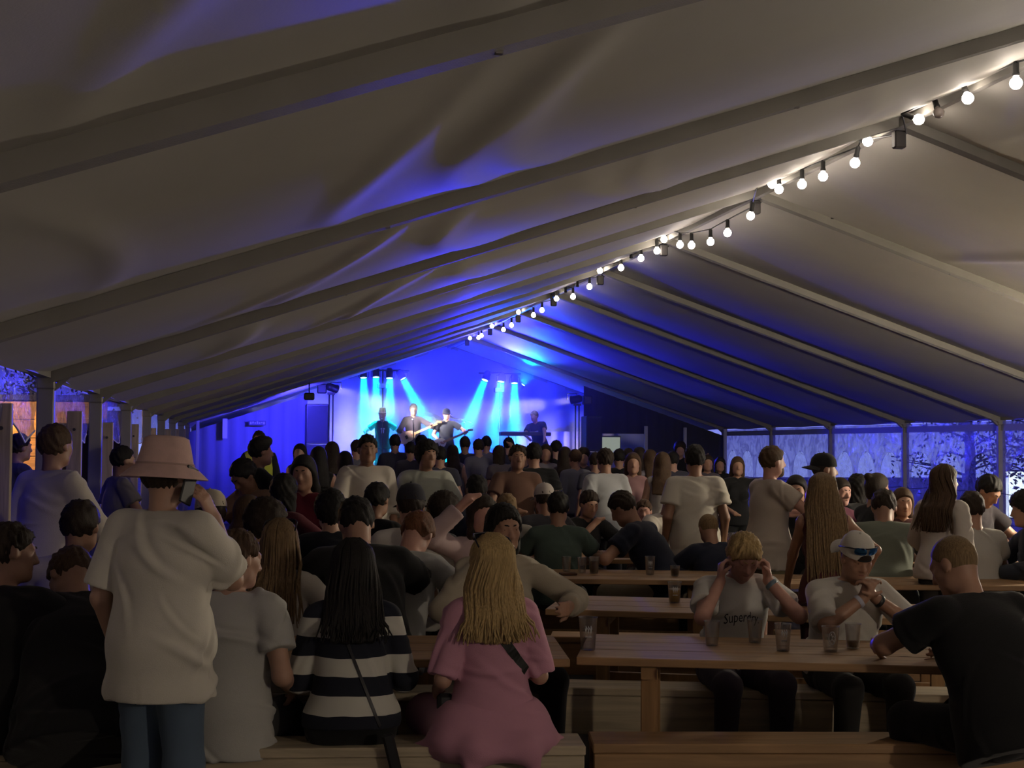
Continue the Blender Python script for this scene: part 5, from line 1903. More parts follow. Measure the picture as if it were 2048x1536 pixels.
m_curly = mk('m_curly', sit=True, lean=0.20, hair='curly', top='long', loose=0.024, fold=0.008, **ON)
m_chin = mk('m_chin', 0.0108, eyes=True, sit=True, lean=0.25, hpitch=0.1, R=((0.03, 0.30, 1.0), (1, 0.2, -0.8)), L=((-0.14, 0.44, 0.77), (-1, 0, -0.5)), fold=0.006)
m_down = mk('m_down', 0.0108, eyes=True, sit=True, lean=0.22, hpitch=0.5, bulk=1.1, loose=0.024, fold=0.009, **ON)
m_bun = mk('m_bun', sit=True, lean=0.12, hair='bun', top='long', fold=0.006, beard=True, **ON)
m_raise = mk('m_raise', sit=True, fem=True, hair='bob', lean=0.1, top='long', loose=0.03, R=((0.20, 0.22, 1.28), (1, 0.2, -0.3)), fold=0.008)
s_back = mk('s_back', hair='short', top='tee', loose=0.030, hem=0.2, bulk=1.12, fold=0.010, seed=3, lean=-0.02)
s_drink = mk('s_drink', hair='short', beard=True, top='tee', loose=0.028, hem=0.18, bulk=1.12, bot='shorts', R=((0.10, 0.32, 1.33), (1, -0.3, -0.6)), L=((-0.12, 0.30, 1.20), (-1, -0.3, -0.6)), fold=0.009)
s_shirt = mk('s_shirt', 0.0108, eyes=True, hair='short', top='rolled', loose=0.032, hem=0.15, R=((0.08, 0.30, 1.10), (1, -0.3, -0.6)), fold=0.009)
s_shirt2 = mk('s_shirt2', 0.0108, eyes=True, hair='curly', top='rolled', loose=0.032, hem=0.15, L=((-0.16, 0.26, 1.02), (-1, -0.3, -0.6)), hyaw=0.4, fold=0.009)
s_jack = mk('s_jack', hair='tall', top='long', loose=0.030, hem=0.14, R=((0.08, 0.34, 1.28), (1, -0.3, -0.6)), L=((-0.1, 0.30, 1.2), (-1, -0.3, -0.6)), fold=0.007)
s_lace = mk('s_lace', fem=True, hair='long', hairlen=0.34, top='rolled', loose=0.034, hem=0.08, hyaw=-0.4, fold=0.013, L=((-0.2, 0.28, 1.0), (-1, -0.3, -0.6)))
s_cap = mk('s_cap', hair='buzz', beard=True, top='tee', bulk=1.08, fold=0.006)
s_tee = mk('s_tee', 0.0108, eyes=True, hair='short', top='tee', bulk=1.05, loose=0.024, hem=0.14, R=((0.10, 0.30, 1.12), (1, -0.3, -0.6)), fold=0.007)
s_fem = mk('s_fem', fem=True, hair='long', hairlen=0.3, top='vest', R=((0.10, 0.28, 1.15), (1, -0.3, -0.6)))
s_femup = mk('s_femup', fem=True, hair='long', hairlen=0.25, top='tee', L=((-0.34, 0.12, 1.62), (-1, 0, -0.2)), R=((0.12, 0.28, 1.05), (1, -0.3, -0.6)))

P = person
g1 = 'people standing at the left side'
P(s_shirt, 112, 850, 8.3, -0.7, 'blurred man with brown hair in a loose beige shirt at the far left', OFFW, BLK, 'brown', 'mid')
P(s_tee, 40, 868, 12.8, -1.0, 'dark haired man between the first tent leg and the left edge', (0.10, 0.09, 0.08), BLK, 'dark', 'mid')
P(s_tee, 246, 893, 11.6, -1.2, 'dark haired man looking down just left of the pink bucket hat', (0.22, 0.20, 0.20), BLK, 'black', 'mid')
P(m_away, 165, 1002, 6.95, -0.4, 'brown haired man in a white tee hidden left of the pink hat man', (0.58, 0.52, 0.44), BLK, 'dark', 'mid')
P(m_curly, 540, 1003, 7.75, R_ + 0.15, 'curly haired man in profile above the blonde woman in white', (0.12, 0.09, 0.07), BLK, 'dark', 'mid')
P(m_lean, 708, 1003, 7.6, 0.1, 'man in black with dark hair leaning away behind the striped sweater', BLK, BLK, 'black', 'fair')
P(m_leanlong, 850, 1036, 7.9, -0.6, 'red haired man with bowed head in a pale long sleeved top', (0.52, 0.52, 0.50), (0.3, 0.28, 0.25), 'red', 'pink')
pc = P(m_away, 822, 972, 9.1, -0.1, 'man in a white tee wearing a dark cap behind the red haired man', (0.58, 0.54, 0.50), BLK, 'dark', 'fair')
cap(pc, m_away['fig'], (0.03, 0.03, 0.04))
P(m_away, 1117, 984, 10.9, -0.25, 'man in a dark green shirt with his back turned at the third table', GREEN, (0.05, 0.05, 0.05), 'black', 'mid')
P(m_chin, 1182, 983, 12.6, PI + 0.25, 'man resting his chin on his hand beyond the green shirt', (0.03, 0.03, 0.035), BLK, 'dark', 'mid')
P(m_lean, 1228, 988, 11.0, 0.95, 'man in navy and beige trousers twisting away right of the green shirt', NAVY, (0.48, 0.40, 0.29), 'dark', 'mid')
P(m_toward, 1288, 1000, 13.4, PI - 0.3, 'red faced man between the navy shirt and the white tee', (0.06, 0.04, 0.04), BLK, 'brown', 'pink')
P(m_down, 1357, 985, 12.5, PI + 0.45, 'black haired man in a white tee looking down at the fourth table', (0.60, 0.55, 0.48), BLK, 'black', 'mid')
P(m_leanbuzz, 1412, 1030, 10.9, 0.12, 'close cropped man in a dark tee seen from behind left of the blond man', NAVY, BLK, 'light', 'mid')
P(s_back, 1390, 890, 11.6, -0.15, 'tall standing man in a white tee with his back to the camera', (0.60, 0.56, 0.48), (0.05, 0.05, 0.05), 'black', 'tan')
drinkman = P(s_drink, 1545, 893, 10.9, R_ + 0.1, 'bearded man in a beige tee and khaki shorts facing right', (0.46, 0.40, 0.34), KHAKI, 'brown', 'pink')
pk = P(s_cap, 1648, 910, 10.7, R_ - 0.15, 'man in a black cap looking right above the long blonde hair', BLK, BLK, 'dark', 'mid')
cap(pk, s_cap['fig'], (0.012, 0.012, 0.014), back=True)
P(s_femup, 1475, 914, 16.5, PI - 0.2, 'woman in black waving one arm in front of the right wall', BLK, BLK, 'brown', 'mid')
P(m_fem, 1592, 952, 12.2, PI - 0.4, 'black haired woman in black right of the beige tee man', BLK, BLK, 'black', 'mid')
P(m_fem, 1682, 957, 13.0, PI + 0.3, 'woman in dark red left of the black haired woman by the panes', (0.10, 0.03, 0.05), BLK, 'dark', 'pink')
P(m_bob, 1713, 950, 13.9, 0.3, 'woman with a black bob seen from behind by the window panes', BLK, BLK, 'black', 'fair')
P(m_bun, 1757, 947, 12.6, R_ + 0.1, 'bearded man with a top knot in profile before the arched panes', BLK, BLK, 'dark', 'mid')
P(m_fem, 1806, 977, 12.0, PI - 0.2, 'brown haired woman in a low dark top beside the tent leg', (0.10, 0.04, 0.04), BLK, 'brown', 'mid')
P(m_lean, 1768, 985, 10.8, -0.45, 'man in a sage green shirt bending over right of the long blonde hair', (0.17, 0.19, 0.15), BLK, 'dark', 'mid')
lacew = P(s_lace, 1890, 930, 9.7, -1.0, 'standing woman in a white lace blouse with long brown hair', (0.62, 0.56, 0.50), (0.05, 0.045, 0.04), 'brown', 'mid')
hair_locks(lacew, s_lace['fig'], 'brown', 70, seed=14)
P(m_away, 1940, 984, 10.3, 0.1, 'person in a pale grey tee seated right of the lace blouse', (0.46, 0.44, 0.40), BLK, 'dark', 'mid')
P(m_down, 1993, 957, 12.1, PI + 0.5, 'dark haired man looking down by the last tent leg', (0.03, 0.025, 0.03), BLK, 'black', 'mid')
P(m_curly, 2046, 985, 10.3, L_ - 0.2, 'dark figure cut by the right edge beside the bright panes', (0.03, 0.035, 0.05), BLK, 'black', 'mid')
jackman = P(s_jack, 522, 876, 12.4, R_ + 0.2, 'man in a black jacket raising a glass near the left drape', BLK, (0.28, 0.22, 0.12), 'black', 'mid')
P(m_fem, 607, 912, 11.6, PI - 0.3, 'dark haired woman in a wine red top facing the camera', (0.16, 0.02, 0.035), BLK, 'black', 'mid')
P(m_bob, 570, 950, 10.8, -0.5, 'woman with a black bob and dark red top left of the wine red top', (0.12, 0.03, 0.04), BLK, 'black', 'mid')
P(m_down, 472, 925, 12.1, PI - 0.9, 'dark haired man in a tan top below the black jacket man', (0.30, 0.18, 0.10), BLK, 'black', 'tan')
pw = P(m_away, 420, 985, 8.6, 0.5, 'seated person in a cream cap right of the phone arm', (0.20, 0.12, 0.14), BLK, 'dark', 'mid')
cap(pw, m_away['fig'], (0.55, 0.48, 0.38))
P(m_fem, 500, 992, 9.4, -0.9, 'woman in brown with fair hair behind the grey tee man', (0.14, 0.10, 0.07), BLK, 'brown', 'fair')
P(m_curly, 660, 984, 9.3, 0.1, 'man in a thick black jacket left of the beige shirt man', (0.012, 0.013, 0.02), BLK, 'black', 'fair')
beigeman = P(s_shirt, 735, 870, 12.1, PI + 0.05, 'man in a beige shirt facing the camera with a drink in front of the stage', OFFW, (0.15, 0.13, 0.11), 'black', 'tan')
P(s_shirt2, 853, 882, 12.3, PI - 0.05, 'man in a pale green open shirt facing left of the stage centre', (0.40, 0.42, 0.36), (0.10, 0.10, 0.10), 'black', 'tan')
P(m_away, 757, 966, 10.6, -0.7, 'black haired man seated below the beige shirt man', BLK, BLK, 'black', 'mid')
P(m_curly, 893, 988, 9.7, -1.1, 'curly dark haired man in a dark jacket leaning right', (0.05, 0.05, 0.06), BLK, 'dark', 'mid')
P(m_away, 953, 950, 12.2, 0.1, 'dark haired man in navy seated below the stage centre', NAVY, BLK, 'black', 'tan')
P(m_raise, 965, 992, 8.9, PI + 0.2, 'person in a pale pink sleeve with one fist raised', (0.48, 0.36, 0.36), BLK, 'dark', 'pink')
P(m_away, 1012, 988, 11.7, 0.2, 'fair haired man seated below the brown tee man', (0.22, 0.20, 0.18), BLK, 'light', 'fair')
P(s_tee, 1035, 890, 13.4, PI, 'man in a brown tee facing the camera right of the stage centre', (0.13, 0.07, 0.05), BLK, 'dark', 'tan')
P(s_back, 1068, 886, 14.6, 0.0, 'man in a black tee with his back turned beside the brown tee man', BLK, BLK, 'black', 'mid')
P(m_toward, 1090, 993, 13.3, PI - 0.2, 'bright faced man with dark hair left of the green shirt', (0.10, 0.10, 0.10), BLK, 'black', 'fair')
pw = P(m_away, 1088, 970, 12.4, 0.0, 'person in a pale patterned cap above the bright faced man', (0.05, 0.05, 0.06), BLK, 'dark', 'mid')
cap(pw, m_away['fig'], (0.45, 0.40, 0.36))
P(s_tee, 1210, 897, 14.0, 0.15, 'man in a light grey tee seen from behind in the crowd', (0.42, 0.43, 0.44), BLK, 'dark', 'mid')
P(s_fem, 1266, 906, 15.0, PI - 0.2, 'woman in a dusty pink top in the crowd right of the grey tee', (0.30, 0.17, 0.17), BLK, 'brown', 'mid')
P(s_fem, 1325, 905, 14.6, -0.4, 'woman with brown hair left of the tall man in white', (0.36, 0.33, 0.30), BLK, 'brown', 'mid')

# --- far kits: the crowd before the stage
FARH = 0.021
c_a = mk('c_a', FARH, hair='short', bulk=1.05)
c_b = mk('c_b', FARH, hair='short', top='long', R=((0.1, 0.3, 1.15), (1, -0.3, -0.6)))
c_c = mk('c_c', FARH, fem=True, hair='long', hairlen=0.28, top='vest')
c_d = mk('c_d', FARH, fem=True, hair='bob', R=((0.3, 0.15, 1.70), (1, 0, 0)))
c_e = mk('c_e', FARH, hair='curly', L=((-0.1, 0.32, 1.2), (-1, -0.3, -0.6)), R=((0.1, 0.32, 1.2), (1, -0.3, -0.6)))
c_f = mk('c_f', FARH, fem=True, hair='long', hairlen=0.28, R=((0.1, 0.28, 1.2), (1, -0.3, -0.6)))
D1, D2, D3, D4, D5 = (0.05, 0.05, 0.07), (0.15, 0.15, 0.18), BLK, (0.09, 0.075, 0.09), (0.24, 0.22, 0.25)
GC = 'crowd standing before the stage'
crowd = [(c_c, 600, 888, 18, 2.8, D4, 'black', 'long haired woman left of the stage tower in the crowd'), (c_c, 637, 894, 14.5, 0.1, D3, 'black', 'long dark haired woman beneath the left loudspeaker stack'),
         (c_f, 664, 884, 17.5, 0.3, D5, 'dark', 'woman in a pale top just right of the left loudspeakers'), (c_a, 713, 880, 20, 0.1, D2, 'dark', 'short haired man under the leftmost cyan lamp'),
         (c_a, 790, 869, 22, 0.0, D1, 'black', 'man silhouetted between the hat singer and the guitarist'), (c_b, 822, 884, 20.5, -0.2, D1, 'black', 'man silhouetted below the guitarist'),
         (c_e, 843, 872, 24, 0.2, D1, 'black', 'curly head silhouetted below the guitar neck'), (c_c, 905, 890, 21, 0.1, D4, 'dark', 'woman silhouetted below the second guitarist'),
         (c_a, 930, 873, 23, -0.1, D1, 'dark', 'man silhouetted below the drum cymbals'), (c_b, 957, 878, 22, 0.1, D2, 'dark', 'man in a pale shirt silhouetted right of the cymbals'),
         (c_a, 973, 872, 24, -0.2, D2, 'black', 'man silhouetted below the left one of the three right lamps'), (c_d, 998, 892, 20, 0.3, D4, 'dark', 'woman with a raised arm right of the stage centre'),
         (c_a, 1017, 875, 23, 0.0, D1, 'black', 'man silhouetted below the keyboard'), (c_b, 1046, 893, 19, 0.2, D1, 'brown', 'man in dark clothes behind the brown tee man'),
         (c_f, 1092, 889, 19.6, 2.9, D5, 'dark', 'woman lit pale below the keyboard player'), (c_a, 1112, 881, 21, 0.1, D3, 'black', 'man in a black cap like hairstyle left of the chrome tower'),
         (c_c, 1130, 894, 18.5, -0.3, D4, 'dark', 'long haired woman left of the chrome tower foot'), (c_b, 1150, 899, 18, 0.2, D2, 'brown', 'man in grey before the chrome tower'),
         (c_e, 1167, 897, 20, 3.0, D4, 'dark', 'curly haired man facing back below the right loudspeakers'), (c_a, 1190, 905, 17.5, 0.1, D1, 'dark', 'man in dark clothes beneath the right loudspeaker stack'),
         (c_a, 1238, 898, 18.5, -0.1, D3, 'black', 'man in black below the pale glowing panel'), (c_b, 1256, 897, 20, 0.2, D1, 'dark', 'man in dark clothes right of the pale glowing panel'),
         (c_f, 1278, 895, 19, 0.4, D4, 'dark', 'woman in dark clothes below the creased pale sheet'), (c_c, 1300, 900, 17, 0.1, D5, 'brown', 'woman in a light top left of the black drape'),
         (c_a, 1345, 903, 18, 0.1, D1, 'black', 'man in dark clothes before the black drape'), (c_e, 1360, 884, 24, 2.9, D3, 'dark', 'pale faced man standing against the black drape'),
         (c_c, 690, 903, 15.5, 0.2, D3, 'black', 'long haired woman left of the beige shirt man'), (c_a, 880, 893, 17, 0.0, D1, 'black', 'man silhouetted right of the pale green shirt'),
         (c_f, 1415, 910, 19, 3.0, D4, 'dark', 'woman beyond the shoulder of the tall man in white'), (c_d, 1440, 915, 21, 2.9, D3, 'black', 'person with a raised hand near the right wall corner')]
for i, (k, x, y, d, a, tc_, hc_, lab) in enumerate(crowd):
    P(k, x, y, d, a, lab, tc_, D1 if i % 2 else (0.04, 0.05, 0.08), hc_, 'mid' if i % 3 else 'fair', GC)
# guard in a yellow vest by the left drape
sg_ = P(c_b, 518, 862, 20, 3.0, 'guard in a yellow high visibility vest before the left drape', (0.03, 0.03, 0.04), D3, 'dark', 'fair')
hv = kit(FARH, 'hv', Fig(top='vest', loose=0.034, hem=0.1))
put(hv['top'], 'safety_vest', mat('hi_vis', (0.75, 0.80, 0.10), 0.7, emit=(0.75, 0.8, 0.1), estr=0.0), sg_)

# --- the band
fb = dict(h=0.016)
b1 = mk('b1', 0.016, top='tee', hem=0.12, R=((0.30, 0.10, 1.02), (1, -0.4, 0)), L=((-0.30, 0.10, 1.02), (-1, -0.4, 0)), hyaw=-0.3)
STG = 0.79
B1 = P(b1, 765, 819, 32.0, PI, 'singer in a dark tee and brimmed hat at the left of the stage', (0.03, 0.03, 0.05), (0.06, 0.06, 0.10), 'dark', 'pink', 'band on the stage', floor=STG)
Mb = headM(b1['fig']) @ Matrix.Translation((0, -0.014, 0.04)) @ Matrix.Scale(1.2, 4, (0, 1, 0))
ht = MB().lathe([(0.0, 0.125), (0.05, 0.128), (0.075, 0.115), (0.088, 0.03), (0.09, 0.0), (0.15, 0.006), (0.152, 0.0), (0.09, -0.006)], 24, Mb).build('trilby_hat', cloth((0.05, 0.04, 0.05)), B1)
MB().lathe([(0.0905, 0.030), (0.0925, 0.012), (0.0905, 0.004)], 24, Mb).build('hat_band', cloth((0.5, 0.4, 0.42)), ht)
b2 = mk('b2', 0.016, top='rolled', hem=0.12, R=((0.12, 0.26, 1.10), (1, -0.5, -0.3)), L=((-0.38, 0.30, 1.28), (-1, -0.2, -0.6)), hair='fringe')
B2 = P(b2, 827, 808, 31.8, PI, 'guitarist in a dark shirt playing a pale guitar', (0.05, 0.04, 0.07), (0.05, 0.05, 0.08), 'grey', 'pink', 'band on the stage', floor=STG)
b3 = mk('b3', 0.016, top='tee', hem=0.12, R=((0.16, 0.26, 1.02), (1, -0.5, -0.3)), L=((-0.42, 0.26, 1.20), (-1, -0.2, -0.6)), hyaw=0.2)
B3 = P(b3, 893, 818, 31.6, PI - 0.1, 'guitarist in a dark cap and tee with a white guitar', (0.03, 0.03, 0.05), (0.05, 0.05, 0.08), 'dark', 'pink', 'band on the stage', floor=STG)
cap(B3, b3['fig'], (0.03, 0.03, 0.05))
b4 = mk('b4', 0.016, top='tee', hem=0.12, lean=0.30, side=0.18, R=((0.18, 0.55, 1.08), (1, -0.3, -0.5)), L=((-0.18, 0.55, 1.08), (-1, -0.3, -0.5)), hyaw=-0.5, hpitch=-0.2)
B4 = P(b4, 1068, 822, 31.7, PI - 0.35, 'keyboard player in a printed dark tee leaning over the keys', (0.03, 0.03, 0.05), (0.05, 0.05, 0.08), 'brown', 'pink', 'band on the stage', floor=STG)
# prints on two band shirts
def badge(root, K, w, h, z, name):
    fig = K['fig']
    me = bpy.data.meshes.new(name)
    bm = bmesh.new()
    for (cx, cz, ww, hh) in ((0, 0.04, w, 0.03), (0, -0.01, w * 0.6, 0.05), (-0.03, -0.05, 0.03, 0.03), (0.03, -0.05, 0.03, 0.03)):
        vs = [bm.verts.new((cx + sx_ * ww / 2, cz + sz_ * hh / 2, 0)) for sx_, sz_ in ((-1, -1), (1, -1), (1, 1), (-1, 1))]
        bm.faces.new(vs)
    bm.to_mesh(me); bm.free()
    print_on(root, K, me, fig.chest + V3(0, 0.05, z), nrm(fig.T[:, 1]), -fig.T[:, 0], fig.up, mat('shirt_print', (0.5, 0.5, 0.6), 0.7), name)
badge(B1, b1, 0.16, 0.1, 0.0, 'chest_print'); badge(B4, b4, 0.14, 0.12, -0.02, 'chest_print')


def guitar(rt, K, hand_r, hand_l, col, label):
    M = root_M[rt.name]
    a, b = M @ Vector(hand_r), M @ Vector(hand_l)
    d = (b - a).normalized()
    f = (M.to_3x3() @ Vector((0, 1, 0))).normalized()
    u = f.cross(d).normalized(); f = d.cross(u).normalized()
    g = empty('guitar', a + f * 0.03)
    tag(g, label, 'guitar')
    def pt(x, y, z): return d * x + u * y + f * z
    # body outline: two bouts with a waist
    n = 40
    ol = []
    for i in range(n):
        t_ = 2 * PI * i / n
        r = 0.17 + 0.035 * math.cos(2 * t_) - 0.02 * math.cos(t_)
        ol.append((r * 1.1 * math.cos(t_) - 0.02, r * 0.9 * math.sin(t_)))
    V = [pt(x, y, z) for z in (-0.022, 0.022) for x, y in ol]
    Q = [tuple(range(n - 1, -1, -1)), tuple(range(n, 2 * n))] + [(i, (i + 1) % n, n + (i + 1) % n, n + i) for i in range(n)]
    MB().add(V, Q).build('guitar_body', mat('guitar_%d' % int(col[0] * 100), col, 0.25), g)
    MB().bar(pt(0.12, 0, 0.025), pt(0.72, 0, 0.025), 0.05, 0.02, f).build('neck', mat('guitar_neck', (0.45, 0.28, 0.14), 0.4), g)
    MB().box(pt(0.78, 0.01, 0.025), (0.12, 0.06, 0.05), bev=0.01).build('headstock', mat('guitar_neck', (0.45, 0.28, 0.14), 0.4), g)
    MB().bar(pt(-0.06, 0, 0.03), pt(0.0, 0, 0.03), 0.08, 0.012, f).build('pickguard', BLACK, g)


guitar(B2, b2, b2['fig'].arm['R'][2] + V3(0.02, 0.02, -0.06), b2['fig'].arm['L'][2] + V3(0, 0.06, 0), (0.55, 0.40, 0.30), 'natural wood guitar of the grey haired guitarist')
guitar(B3, b3, b3['fig'].arm['R'][2] + V3(0.02, 0.02, -0.08), b3['fig'].arm['L'][2] + V3(0, 0.06, 0), (0.75, 0.75, 0.75), 'white guitar of the guitarist in the dark cap')
# ------------------------------------------------------------------ drum kit and keyboard
dk = on_y(890, 900, 32.75)
dr_ = empty('drum_kit', (dk[0], 32.75, STG))
tag(dr_, 'drum kit with shining cymbals behind the guitarists', 'drum kit')
SHELL = mat('drum_shell', (0.35, 0.35, 0.4), 0.3); SKIN_D = mat('drum_skin', (0.7, 0.7, 0.72), 0.5)
BRASS = mat('cymbal_brass', (0.75, 0.65, 0.35), 0.25, metal=0.9)
bd = MB().lathe([(0.0, -0.2), (0.27, -0.2), (0.28, -0.18), (0.28, 0.18), (0.27, 0.2)], 28, Matrix.Translation((0, -0.35, 0.29)) @ Matrix.Rotation(PI / 2, 4, 'X')).build('bass_drum', SHELL, dr_)
MB().lathe([(0.0, 0.205), (0.265, 0.204)], 28, Matrix.Translation((0, -0.35, 0.29)) @ Matrix.Rotation(PI / 2, 4, 'X')).build('drum_head', SKIN_D, bd)
for (x, y, z, r, h) in ((-0.25, -0.3, 0.72, 0.15, 0.22), (0.15, -0.3, 0.72, 0.16, 0.24), (0.55, 0.0, 0.45, 0.2, 0.35), (-0.45, 0.1, 0.55, 0.18, 0.14)):
    dd_ = MB().lathe([(0.0, -h / 2), (r, -h / 2), (r, h / 2), (r - 0.01, h / 2 + 0.005)], 22, Matrix.Translation((x, y, z)) @ Matrix.Rotation(0.2, 4, 'X')).build('drum', SHELL, dr_)
    MB().lathe([(0.0, h / 2 + 0.001), (r - 0.008, h / 2 + 0.001)], 22, Matrix.Translation((x, y, z)) @ Matrix.Rotation(0.2, 4, 'X')).build('drum_head', SKIN_D, dd_)
    MB().tube([(x, y + 0.05, 0), (x, y + 0.05, z - h / 2)], 0.012, 6).build('drum_stand', cp, dr_)
for (cx_, cy_, r, tl) in ((868, 835, 0.26, 0.5), (930, 845, 0.24, -0.4), (902, 832, 0.22, 0.2), (858, 852, 0.18, 0.1)):
    q = on_y(cx_, cy_, 32.6)
    x, z = q[0] - dk[0], q[2] - STG
    st_ = MB().tube([(x, 0, 0), (x, 0, z)], 0.010, 6).build('cymbal_stand', cp, dr_)
    MB().lathe([(0.0, 0.03), (0.03, 0.025), (0.05, 0.01), (r, -0.01), (r, -0.013), (0.05, 0.005)], 24, Matrix.Translation((x, 0, z)) @ Matrix.Rotation(tl, 4, 'X') @ Matrix.Rotation(0.25, 4, 'Y')).build('cymbal', BRASS, st_)
kb = on_y(1050, 868, 31.05)
kt = empty('keyboard', (kb[0], 31.05, STG))
tag(kt, 'long black keyboard on a stand at the right of the stage', 'keyboard')
hz_ = kb[2] - STG
MB().box((0, 0, hz_), (1.15, 0.3, 0.09), bev=0.015).build('keyboard_case', BLACK, kt)
MB().box((0, 0.07, hz_ + 0.05), (1.0, 0.13, 0.012)).build('keys', mat('white_keys', (0.7, 0.7, 0.7), 0.4), kt)
for sg in (-1, 1):
    MB().bar((-0.4 * sg, 0.05 * sg, 0.0), (0.4 * sg, 0.05 * sg, hz_ - 0.04), 0.03, 0.03).build('stand_leg', BLACK, kt)
for (mx_, my_, lab) in ((827, 850, 'microphone stand before the grey haired guitarist'), (765, 855, 'microphone stand before the hat singer')):
    q = on_y(mx_, my_, 30.9)
    ms = empty('microphone_stand', (q[0], 30.9, STG)); tag(ms, lab, 'microphone')
    MB().tube([(0, 0, 0), (0, 0, 1.35)], 0.01, 6).build('pole', BLACK, ms)
    MB().lathe([(0.0, 0.0), (0.13, 0.0), (0.13, 0.02), (0.0, 0.03)], 18).build('base', BLACK, ms)
    MB().tube([(0, 0, 1.35), (0, 0.12, 1.45)], 0.012, 6).build('handle', BLACK, ms)
    MB().ball((0, 0.14, 1.47), 0.026, 10).build('microphone_head', cp, ms)

# ------------------------------------------------------------------ beakers
def clear_plastic():
    if 'beaker_plastic' in _mats: return _mats['beaker_plastic']
    m = bpy.data.materials.new('beaker_plastic'); m.use_nodes = True
    t = m.node_tree; t.nodes.clear()
    o = t.nodes.new('ShaderNodeOutputMaterial')
    tr = t.nodes.new('ShaderNodeBsdfTransparent'); tr.inputs[0].default_value = (0.95, 0.95, 0.96, 1)
    gl = t.nodes.new('ShaderNodeBsdfGlossy'); gl.inputs['Roughness'].default_value = 0.12
    df = t.nodes.new('ShaderNodeBsdfDiffuse'); df.inputs[0].default_value = (0.6, 0.6, 0.62, 1)
    lw_ = t.nodes.new('ShaderNodeLayerWeight'); lw_.inputs[0].default_value = 0.35
    m1 = t.nodes.new('ShaderNodeMixShader'); m1.inputs[0].default_value = 0.04
    m2 = t.nodes.new('ShaderNodeMixShader')
    t.links.new(tr.outputs[0], m1.inputs[1]); t.links.new(df.outputs[0], m1.inputs[2])
    t.links.new(lw_.outputs['Facing'], m2.inputs[0]); t.links.new(m1.outputs[0], m2.inputs[1]); t.links.new(gl.outputs[0], m2.inputs[2])
    t.links.new(m2.outputs[0], o.inputs[0])
    _mats['beaker_plastic'] = m
    return m


BEER = mat('beer_gold', (0.62, 0.36, 0.06), 0.2); STOUT = mat('beer_dark', (0.07, 0.025, 0.015), 0.2); FOAM = mat('beer_foam', (0.75, 0.70, 0.60), 0.8); PRINT = mat('cup_print', (0.75, 0.75, 0.75), 0.6)


def beaker(px, py, label, h=0.125, r=0.040, fill=None, level=0.6, prt=None, z=0.75):
    p = on_z(px, py, z)
    c = empty('beaker', (p[0], p[1], z + 0.001), -YAW)
    tag(c, label, 'cup', 'plastic beakers on the tables')
    rb = r * 0.72
    MB().lathe([(0.0, 0.003), (rb, 0.0), (rb + 0.002, 0.004), (r, h - 0.004), (r + 0.0025, h), (r + 0.0005, h), (r - 0.0015, h - 0.004), (rb, 0.006), (0, 0.006)], 24).build('cup_wall', clear_plastic(), c)
    if fill:
        rl = rb + (r - rb) * level
        MB().lathe([(0.0, 0.007), (rb - 0.002, 0.007), (rl - 0.003, h * level), (0.0, h * level)], 22).build('beer', BEER if fill == 'gold' else STOUT, c)
        if fill == 'gold': MB().lathe([(0.0, h * level), (rl - 0.003, h * level), (rl - 0.002, h * level + 0.008), (0.0, h * level + 0.010)], 22).build('foam', FOAM, c)
    if prt:
        # emblem wrapped on the near side of the cup: ring, bars and dots
        m = MB()
        def wrap(a, zz):
            rr = rb + (r - rb) * zz / h + 0.0012
            return (rr * math.sin(a), -rr * math.cos(a), zz)
        def stroke(pts, w=0.0022): m.tube([wrap(a, zz) for a, zz in pts], w, 5)
        zc = h * 0.55
        if prt == 'ring':
            stroke([(0.42 * math.cos(t_), zc + 0.030 * math.sin(t_)) for t_ in np.linspace(0, 2 * PI, 20)])
            stroke([(-0.25, zc + 0.01), (-0.1, zc + 0.02), (0.0, zc), (0.12, zc + 0.012), (0.25, zc + 0.004)])
            stroke([(-0.25, zc - 0.012), (0.0, zc - 0.006), (0.25, zc - 0.014)])
        else:
            for a in (-0.30, -0.02, 0.28): stroke([(a - 0.08, zc + 0.02), (a, zc + 0.03), (a + 0.08, zc + 0.02), (a, zc - 0.005), (a - 0.08, zc + 0.02)])
            stroke([(-0.4, zc - 0.02), (0.4, zc - 0.02)])
        m.build('cup_emblem', PRINT, c)
    return c


beaker(1176, 1300, 'empty clear beaker alone at the left end of the glasses table', 0.150, 0.043, prt='bars')
beaker(1424, 1291, 'clear beaker in front of the blond man', 0.115, 0.037)
beaker(1566, 1302, 'clear beaker with pale print right of the blond man', 0.125, 0.038, prt='bars')
beaker(1661, 1303, 'clear beaker with a ring emblem in front of the cap man', 0.115, 0.040, prt='ring')
beaker(1706, 1297, 'clear beaker holding a little dark drink by the cap man elbow', 0.115, 0.037, fill='dark', level=0.3)
beaker(1510, 1285, 'clear beaker against the lettering of the white tee', 0.11, 0.037)
beaker(1349, 1206, 'beaker of golden beer alone on the second table', 0.125, 0.042, fill='gold', level=0.62, prt='bars')
beaker(1133, 1143, 'clear beaker at the left end of the third table', 0.11, 0.036)
beaker(1164, 1146, 'tall clear beaker beside the dark beer on the third table', 0.115, 0.036)
beaker(1188, 1147, 'beaker of dark beer at the left of the third table', 0.12, 0.040, fill='dark', level=0.75)
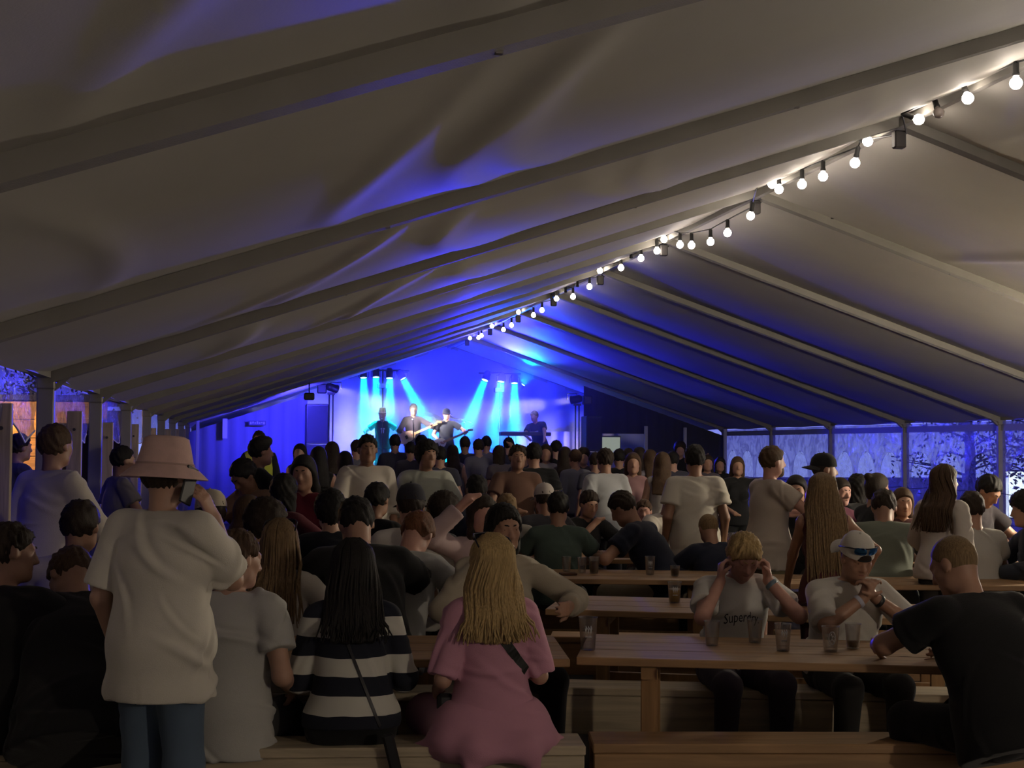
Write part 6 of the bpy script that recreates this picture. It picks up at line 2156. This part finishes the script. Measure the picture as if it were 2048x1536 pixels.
beaker(1300, 1150, 'tall clear beaker in the middle of the third table', 0.135, 0.038, prt='bars')
beaker(1350, 1152, 'low dark drink at the right of the third table', 0.075, 0.036, fill='dark', level=0.7)
beaker(1312, 1120, 'beaker of dark beer before the white tee man on the fourth table', 0.12, 0.04, fill='dark', level=0.75)
beaker(1290, 1117, 'clear beaker left of the dark beer on the fourth table', 0.12, 0.038)
beaker(1990, 1124, 'small beaker of golden beer on the right edge table', 0.09, 0.036, fill='gold', level=0.5)
beaker(1905, 1128, 'clear beaker on the right edge table behind the lace blouse', 0.11, 0.036)
# drinks in hands
for (rt, K_, lab, fl_) in ((jackman, s_jack, 'glass held up by the man in the black jacket', None), (beigeman, s_shirt, 'dark drink held by the beige shirt man', 'dark'), (drinkman, s_drink, 'beaker lifted by the bearded man in the beige tee', 'gold')):
    fg = K_['fig']; s_, e_, w_ = fg.arm['R']
    M = root_M[rt.name]
    q = M @ Vector(w_ + nrm(w_ - e_) * 0.085 + V3(-0.035, 0.02, 0.0))
    c = beaker(1176, 1300, lab, 0.125, 0.036, fill=fl_, level=0.6)
    c.location = (q[0], q[1], q[2] - 0.05)
# flat box of matches and a beer mat on the third table
q = on_z(1136, 1150, 0.752); o = MB().box((q[0], q[1], 0.760), (0.12, 0.08, 0.016), bev=0.003).build('beer_mat', cloth((0.10, 0.05, 0.03))); tag(o, 'dark beer mat at the left end of the third table', 'beer mat')
# cluster of empty glasses in the aisle right of the tall man
for k, (gx, gy) in enumerate(((1462, 1040), (1472, 1042), (1480, 1041))):
    q = at(gx, gy, 13.0)
    c = beaker(gx, gy, ('empty glass on the far table right of the tall man in white, left of three', 'empty glass on the far table right of the tall man in white, middle of three', 'empty glass on the far table right of the tall man in white, right of three')[k], 0.14, 0.035)
    c.location = (q[0], q[1], 0.751)
q0 = at(1440, 1060, 12.8); 
table((q0[0] - 0.3, q0[1] - 0.2), (q0[0] + 1.6, q0[1] - 0.25), 0.7, 'far pine table with three empty glasses right of the tall man in white')
